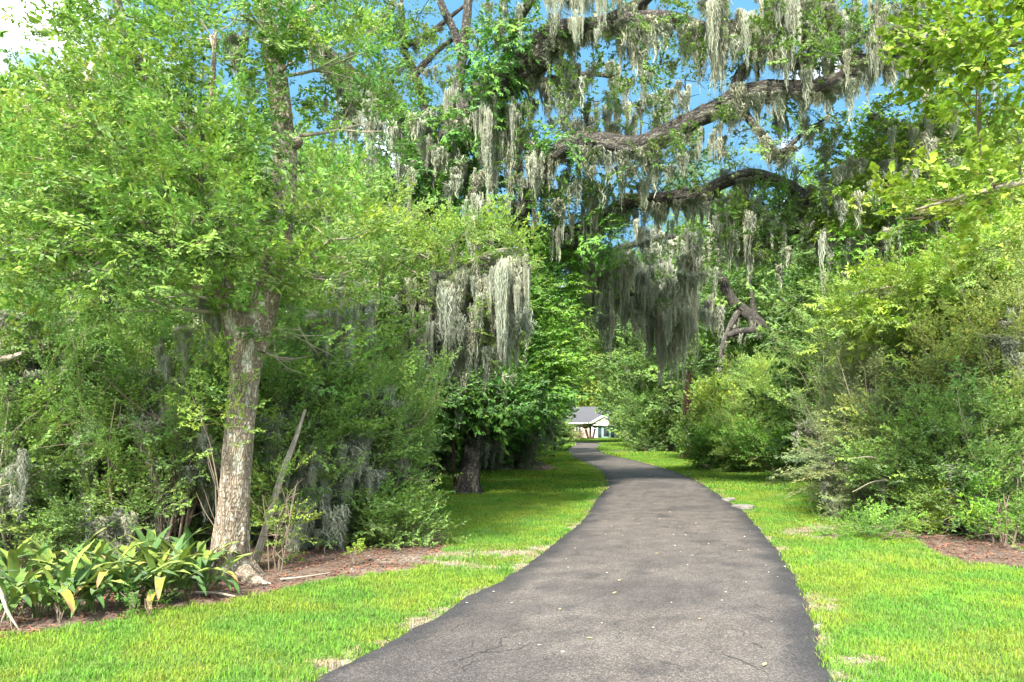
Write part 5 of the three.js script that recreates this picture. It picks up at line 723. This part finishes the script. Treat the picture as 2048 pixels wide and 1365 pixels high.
// ---------------------------------------------------------------- lawn, litter, small things on the ground
{
  const tuft = (seed, n, rad, hgt, wid) => { const R = rng(seed), b = new Buf(); for (let k = 0; k < n; k++) { const a = R() * 6.283, r = Math.sqrt(R()) * rad, o = V(Math.cos(a) * r, -0.006, Math.sin(a) * r), yaw = R() * 6.283, h = hgt * (0.5 + 0.7 * R()), ln = 0.2 + 0.9 * R(), w = wid * (0.7 + 0.6 * R()), s = V(-Math.sin(yaw), 0, Math.cos(yaw)), f = V(Math.cos(yaw), 0, Math.sin(yaw)), g = 0.75 + 0.5 * R(), c = R() < 0.1 ? [1.7 * g, 1.15 * g, 2.6 * g] : [g * (0.85 + 0.35 * R()), g, g], c0 = c.map((q) => q * 0.9);
    const m = o.clone().addScaledVector(f, h * ln * 0.25).add(V(0, h * 0.62, 0)), e = o.clone().addScaledVector(f, h * ln).add(V(0, h * (1 - 0.25 * ln), 0)), n1 = V(0, 0.55, 0).addScaledVector(f, -0.8).normalize();
    const A = b.v(o.clone().addScaledVector(s, -w / 2), n1, c0), B = b.v(o.clone().addScaledVector(s, w / 2), n1, c0), C = b.v(m.clone().addScaledVector(s, -w * 0.42), n1, c), D = b.v(m.clone().addScaledVector(s, w * 0.42), n1, c), E = b.v(e, n1, c); b.t(A, D, B); b.t(A, C, D); b.t(C, E, D); }
    for (let i = 0; i < b.i.length; i += 3) { const [p, q, r] = [0, 1, 2].map((k) => V().fromArray(b.p, b.i[i + k] * 3)), nn = V().fromArray(b.n, b.i[i] * 3); if (q.clone().sub(p).cross(r.clone().sub(p)).dot(nn) < 0) { const z = b.i[i + 1]; b.i[i + 1] = b.i[i + 2]; b.i[i + 2] = z; } }
    return b.geo(); };
  const T = [tuft(1, 36, 0.075, 0.05, 0.0048), tuft(2, 36, 0.075, 0.042, 0.0048), tuft(3, 28, 0.07, 0.068, 0.005)], FAR = tuft(4, 40, 0.16, 0.085, 0.014);
  const R = rng(4000), L3 = [[], [], []], farL = [], lit = [];
  const sow = (d0, d1, cell, fn) => { for (let d = d0; d < d1; d += cell) { const w = d * 0.66 + 2.2; for (let x = -w; x < w; x += cell) fn(x + (R() - 0.5) * cell, d + (R() - 0.5) * cell); } };
  const lawnCol = (x, d) => { const k = fbm(x * 0.35, 3, d * 0.35, 3), y = smooth(-0.2, 0.5, fbm(x * 0.8, 13, d * 0.8, 3) + 0.15); return vary(rgb(lerp(0.105, 0.175, y), lerp(0.26, 0.285, y) * (1 + 0.12 * k), 0.022), R, 0.15, 0.08); };
  const one = (cell, s, l) => (x, d) => {
    if (onRoad(x, d, -0.03 - 0.06 * R() * R())) return; const z = zone(x, d); if (z[1] > 0.5 && R() > 0.02) return; if (R() > z[0] * 1.05 + z[2] * 0.45) return;
    const thin = z[2] > 0.1 ? 0.75 : 1, m = new THREE.Matrix4().makeRotationY(R() * 6.283).scale(V(s, s * (0.75 + 0.5 * R()) * thin * Math.min(1.4, 1), s)).setPosition(x, groundY(x, d), -d);
    const gc = lawnCol(x, d); if (z[2] > 0.2 && R() < z[2] * 0.8) gc.setRGB(0.30, 0.26, 0.12).multiplyScalar(0.8 + 0.4 * R());
    (l ?? L3[R() < 0.15 ? 2 : R() < 0.5 ? 0 : 1]).push([m, gc]);
  };
  sow(3.6, 9, 0.066, one(0.066, 1)); sow(9, 20, 0.1, one(0.1, 1.15)); sow(20, 46, 0.2, one(0.2, 1, farL)); sow(46, 126, 0.5, (x, d) => { if (x > -4 && x < 30) one(0.5, 2.2, farL)(x, d); });
  const lawn = thing('grass', 'mown bright green grass covering the lawns on both sides of the drive', 'grass', V(0, 0, -10)); lawn.userData.kind = 'stuff';
  L3.forEach((l, k) => scatter('blades', T[k], grassMat, l, lawn)); scatter('blades', FAR, grassMat, farL, lawn);
  // leaf litter on the beds
  const lb = [0, 1].map((k) => { const b = new Buf(), Q = rng(60 + k); for (let i = 0; i < 9; i++) { const a = Q() * 6.28; addLeaf(b, V((Q() - 0.5) * 0.22, 0.006 + Q() * 0.02, (Q() - 0.5) * 0.22), V(Math.cos(a), (Q() - 0.4) * 0.5, Math.sin(a)).normalize(), V((Q() - 0.5), 1, (Q() - 0.5)).normalize(), 0.06, 0.022, 'low', [0.7 + 0.6 * Q(), 0.7 + 0.5 * Q(), 0.7 + 0.5 * Q()], 0.3, 0.3); } return b.geo(); }), ll = [[], []];
  sow(5, 19, 0.13, (x, d) => { const z = zone(x, d); if (z[1] < 0.5 || onRoad(x, d) || R() > 0.75) return; ll[R() < 0.5 ? 0 : 1].push([new THREE.Matrix4().makeRotationY(R() * 6.283).setPosition(x, groundY(x, d), -d), vary(R() < 0.3 ? rgb(0.30, 0.15, 0.07) : rgb(0.16, 0.095, 0.05), R, 0.35, 0.12)]); });
  const litter = thing('leaf_litter', 'brown fallen leaves covering the bare soil beneath the thickets', 'leaf litter', V(0, 0, -9)); litter.userData.kind = 'stuff'; ll.forEach((l, k) => scatter('dead_leaves', lb[k], dullMat, l, litter));
  // pale crumbs of shell on the sandy ground, and specks on the asphalt
  const crumb = new THREE.IcosahedronGeometry(0.012, 0); { const c = []; for (let i = 0; i < crumb.attributes.position.count; i++) c.push(1, 1, 1); crumb.setAttribute('color', new THREE.Float32BufferAttribute(c, 3)); crumb.scale(1, 0.45, 1); }
  const shell = []; sow(5, 14, 0.07, (x, d) => { if (onRoad(x, d)) { if (R() > 0.006) return; } else { const z = zone(x, d); if (z[2] < 0.15 && !(z[1] && z[0] < 0.5 && R() < 0.05 && d > 8 && d < 11)) return; if (R() > 0.4) return; } shell.push([new THREE.Matrix4().makeRotationY(R() * 6).scale(V(0.4 + R(), 0.5, 0.4 + R())).setPosition(x, onRoad(x, d) ? 0.044 : groundY(x, d) + 0.006, -d), vary(rgb(0.55, 0.52, 0.46), R, 0.3, 0.04)]); });
  const crumbs = thing('shell_crumbs', 'pale shell crumbs strewn on the sandy ground and asphalt', 'gravel', V(0, 0, -8)); crumbs.userData.kind = 'stuff'; scatter('crumbs', crumb, dullMat, shell, crumbs);
  // broken concrete at the right edge of the drive
  const slab = (label, px, py, w, dp, h, seed, turn) => { const [x, d] = G(px, py), Q = rng(seed), sh = new THREE.Shape(); for (let k = 0; k < 9; k++) { const a = k / 9 * 6.283, r = 0.75 + 0.4 * Q(); sh[k ? 'lineTo' : 'moveTo'](Math.cos(a) * w / 2 * r, Math.sin(a) * dp / 2 * r); } sh.closePath(); const g = new THREE.ExtrudeGeometry(sh, { depth: h, bevelEnabled: true, bevelSize: 0.015, bevelThickness: 0.012, bevelSegments: 2 }); g.rotateX(-Math.PI / 2); g.rotateY(turn); g.rotateZ(0.06); g.translate(x, 0.01, -d); const t = thing('concrete_piece', label, 'concrete piece', V(x, 0, -d)); part('slab', g, new THREE.MeshStandardMaterial({ color: rgb(0.17, 0.16, 0.14), roughness: 0.95, map: texture(128, 128, (u, v) => { const k = 0.6 + 0.7 * tfbm(u, v, 8, 8, 4); return [k, k, k * 0.97]; }) }), t); };
  slab('larger flat piece of pale broken concrete at the right edge of the drive', 1486, 1018, 0.26, 0.5, 0.05, 5, 0.5); slab('smaller flat piece of pale broken concrete at the right edge of the drive', 1456, 1003, 0.4, 0.26, 0.04, 6, 1.2);
  // seedlings and weeds
  for (const [label, px, py, s, col] of [['small seedling in front of the broad leaves in the left bed', 118, 1248, 0.2, COL.bright], ['dark green seedling at the front of the left bed', 290, 1232, 0.24, COL.green], ['lone seedling on the brown litter right of the forked oak', 708, 1132, 0.22, COL.lime]]) { const [x, d] = G(px, py); shrub({ name: 'seedling', label, x, d, w: s, h: s, n: 5, kind: 'oak', col, seed: px, stems: 2, low: 0.4, scale: 0.45, stemR: 0.004, lobes: 2 }); }
  for (const [label, px, py, w, h, n, col] of [['patch of low bright weeds left of the leaf litter under the right brush', 1745, 1078, 1.2, 0.25, 90, COL.bright], ['tuft of tall grassy weeds beside the heap of sticks', 1870, 1072, 0.6, 0.4, 60, COL.lime]]) { const [x, d] = G(px, py); shrub({ name: 'weed_patch', label, x, d, w, h, n, kind: h > 0.3 ? 'fine' : 'shrub', col, seed: px, stems: 8, low: 0.2, scale: 0.6, stemR: 0.004 }); }
  // leaves fallen on the asphalt
  const fl = thing('fallen_leaves', 'a few yellow and pale leaves lying on the asphalt', 'leaves', V(0, 0, -8)); fl.userData.kind = 'stuff'; const fb = new Buf(); addLeaf(fb, V(-0.035, 0.003, 0), V(1, 0.03, 0).normalize(), V(0, 1, 0), 0.07, 0.03, 'oak', [1, 1, 1], 0.2, 0.1); const fll = []; for (const [px, py] of [[1230, 1196], [1530, 1343], [1310, 1012], [1315, 1115], [1340, 1030], [1240, 1170], [1400, 1250], [1180, 1290], [1290, 985], [1360, 1060], [1480, 1110], [1120, 1230]]) { const [x, d] = G(px, py); fll.push([new THREE.Matrix4().makeRotationY(R() * 6).setPosition(x, 0.048, -d), vary(rgb(0.5, 0.4, 0.16), R, 0.3, 0.1)]); } scatter('leaves', fb.geo(), dullMat, fll, fl);
}
renderer.render(scene, camera);
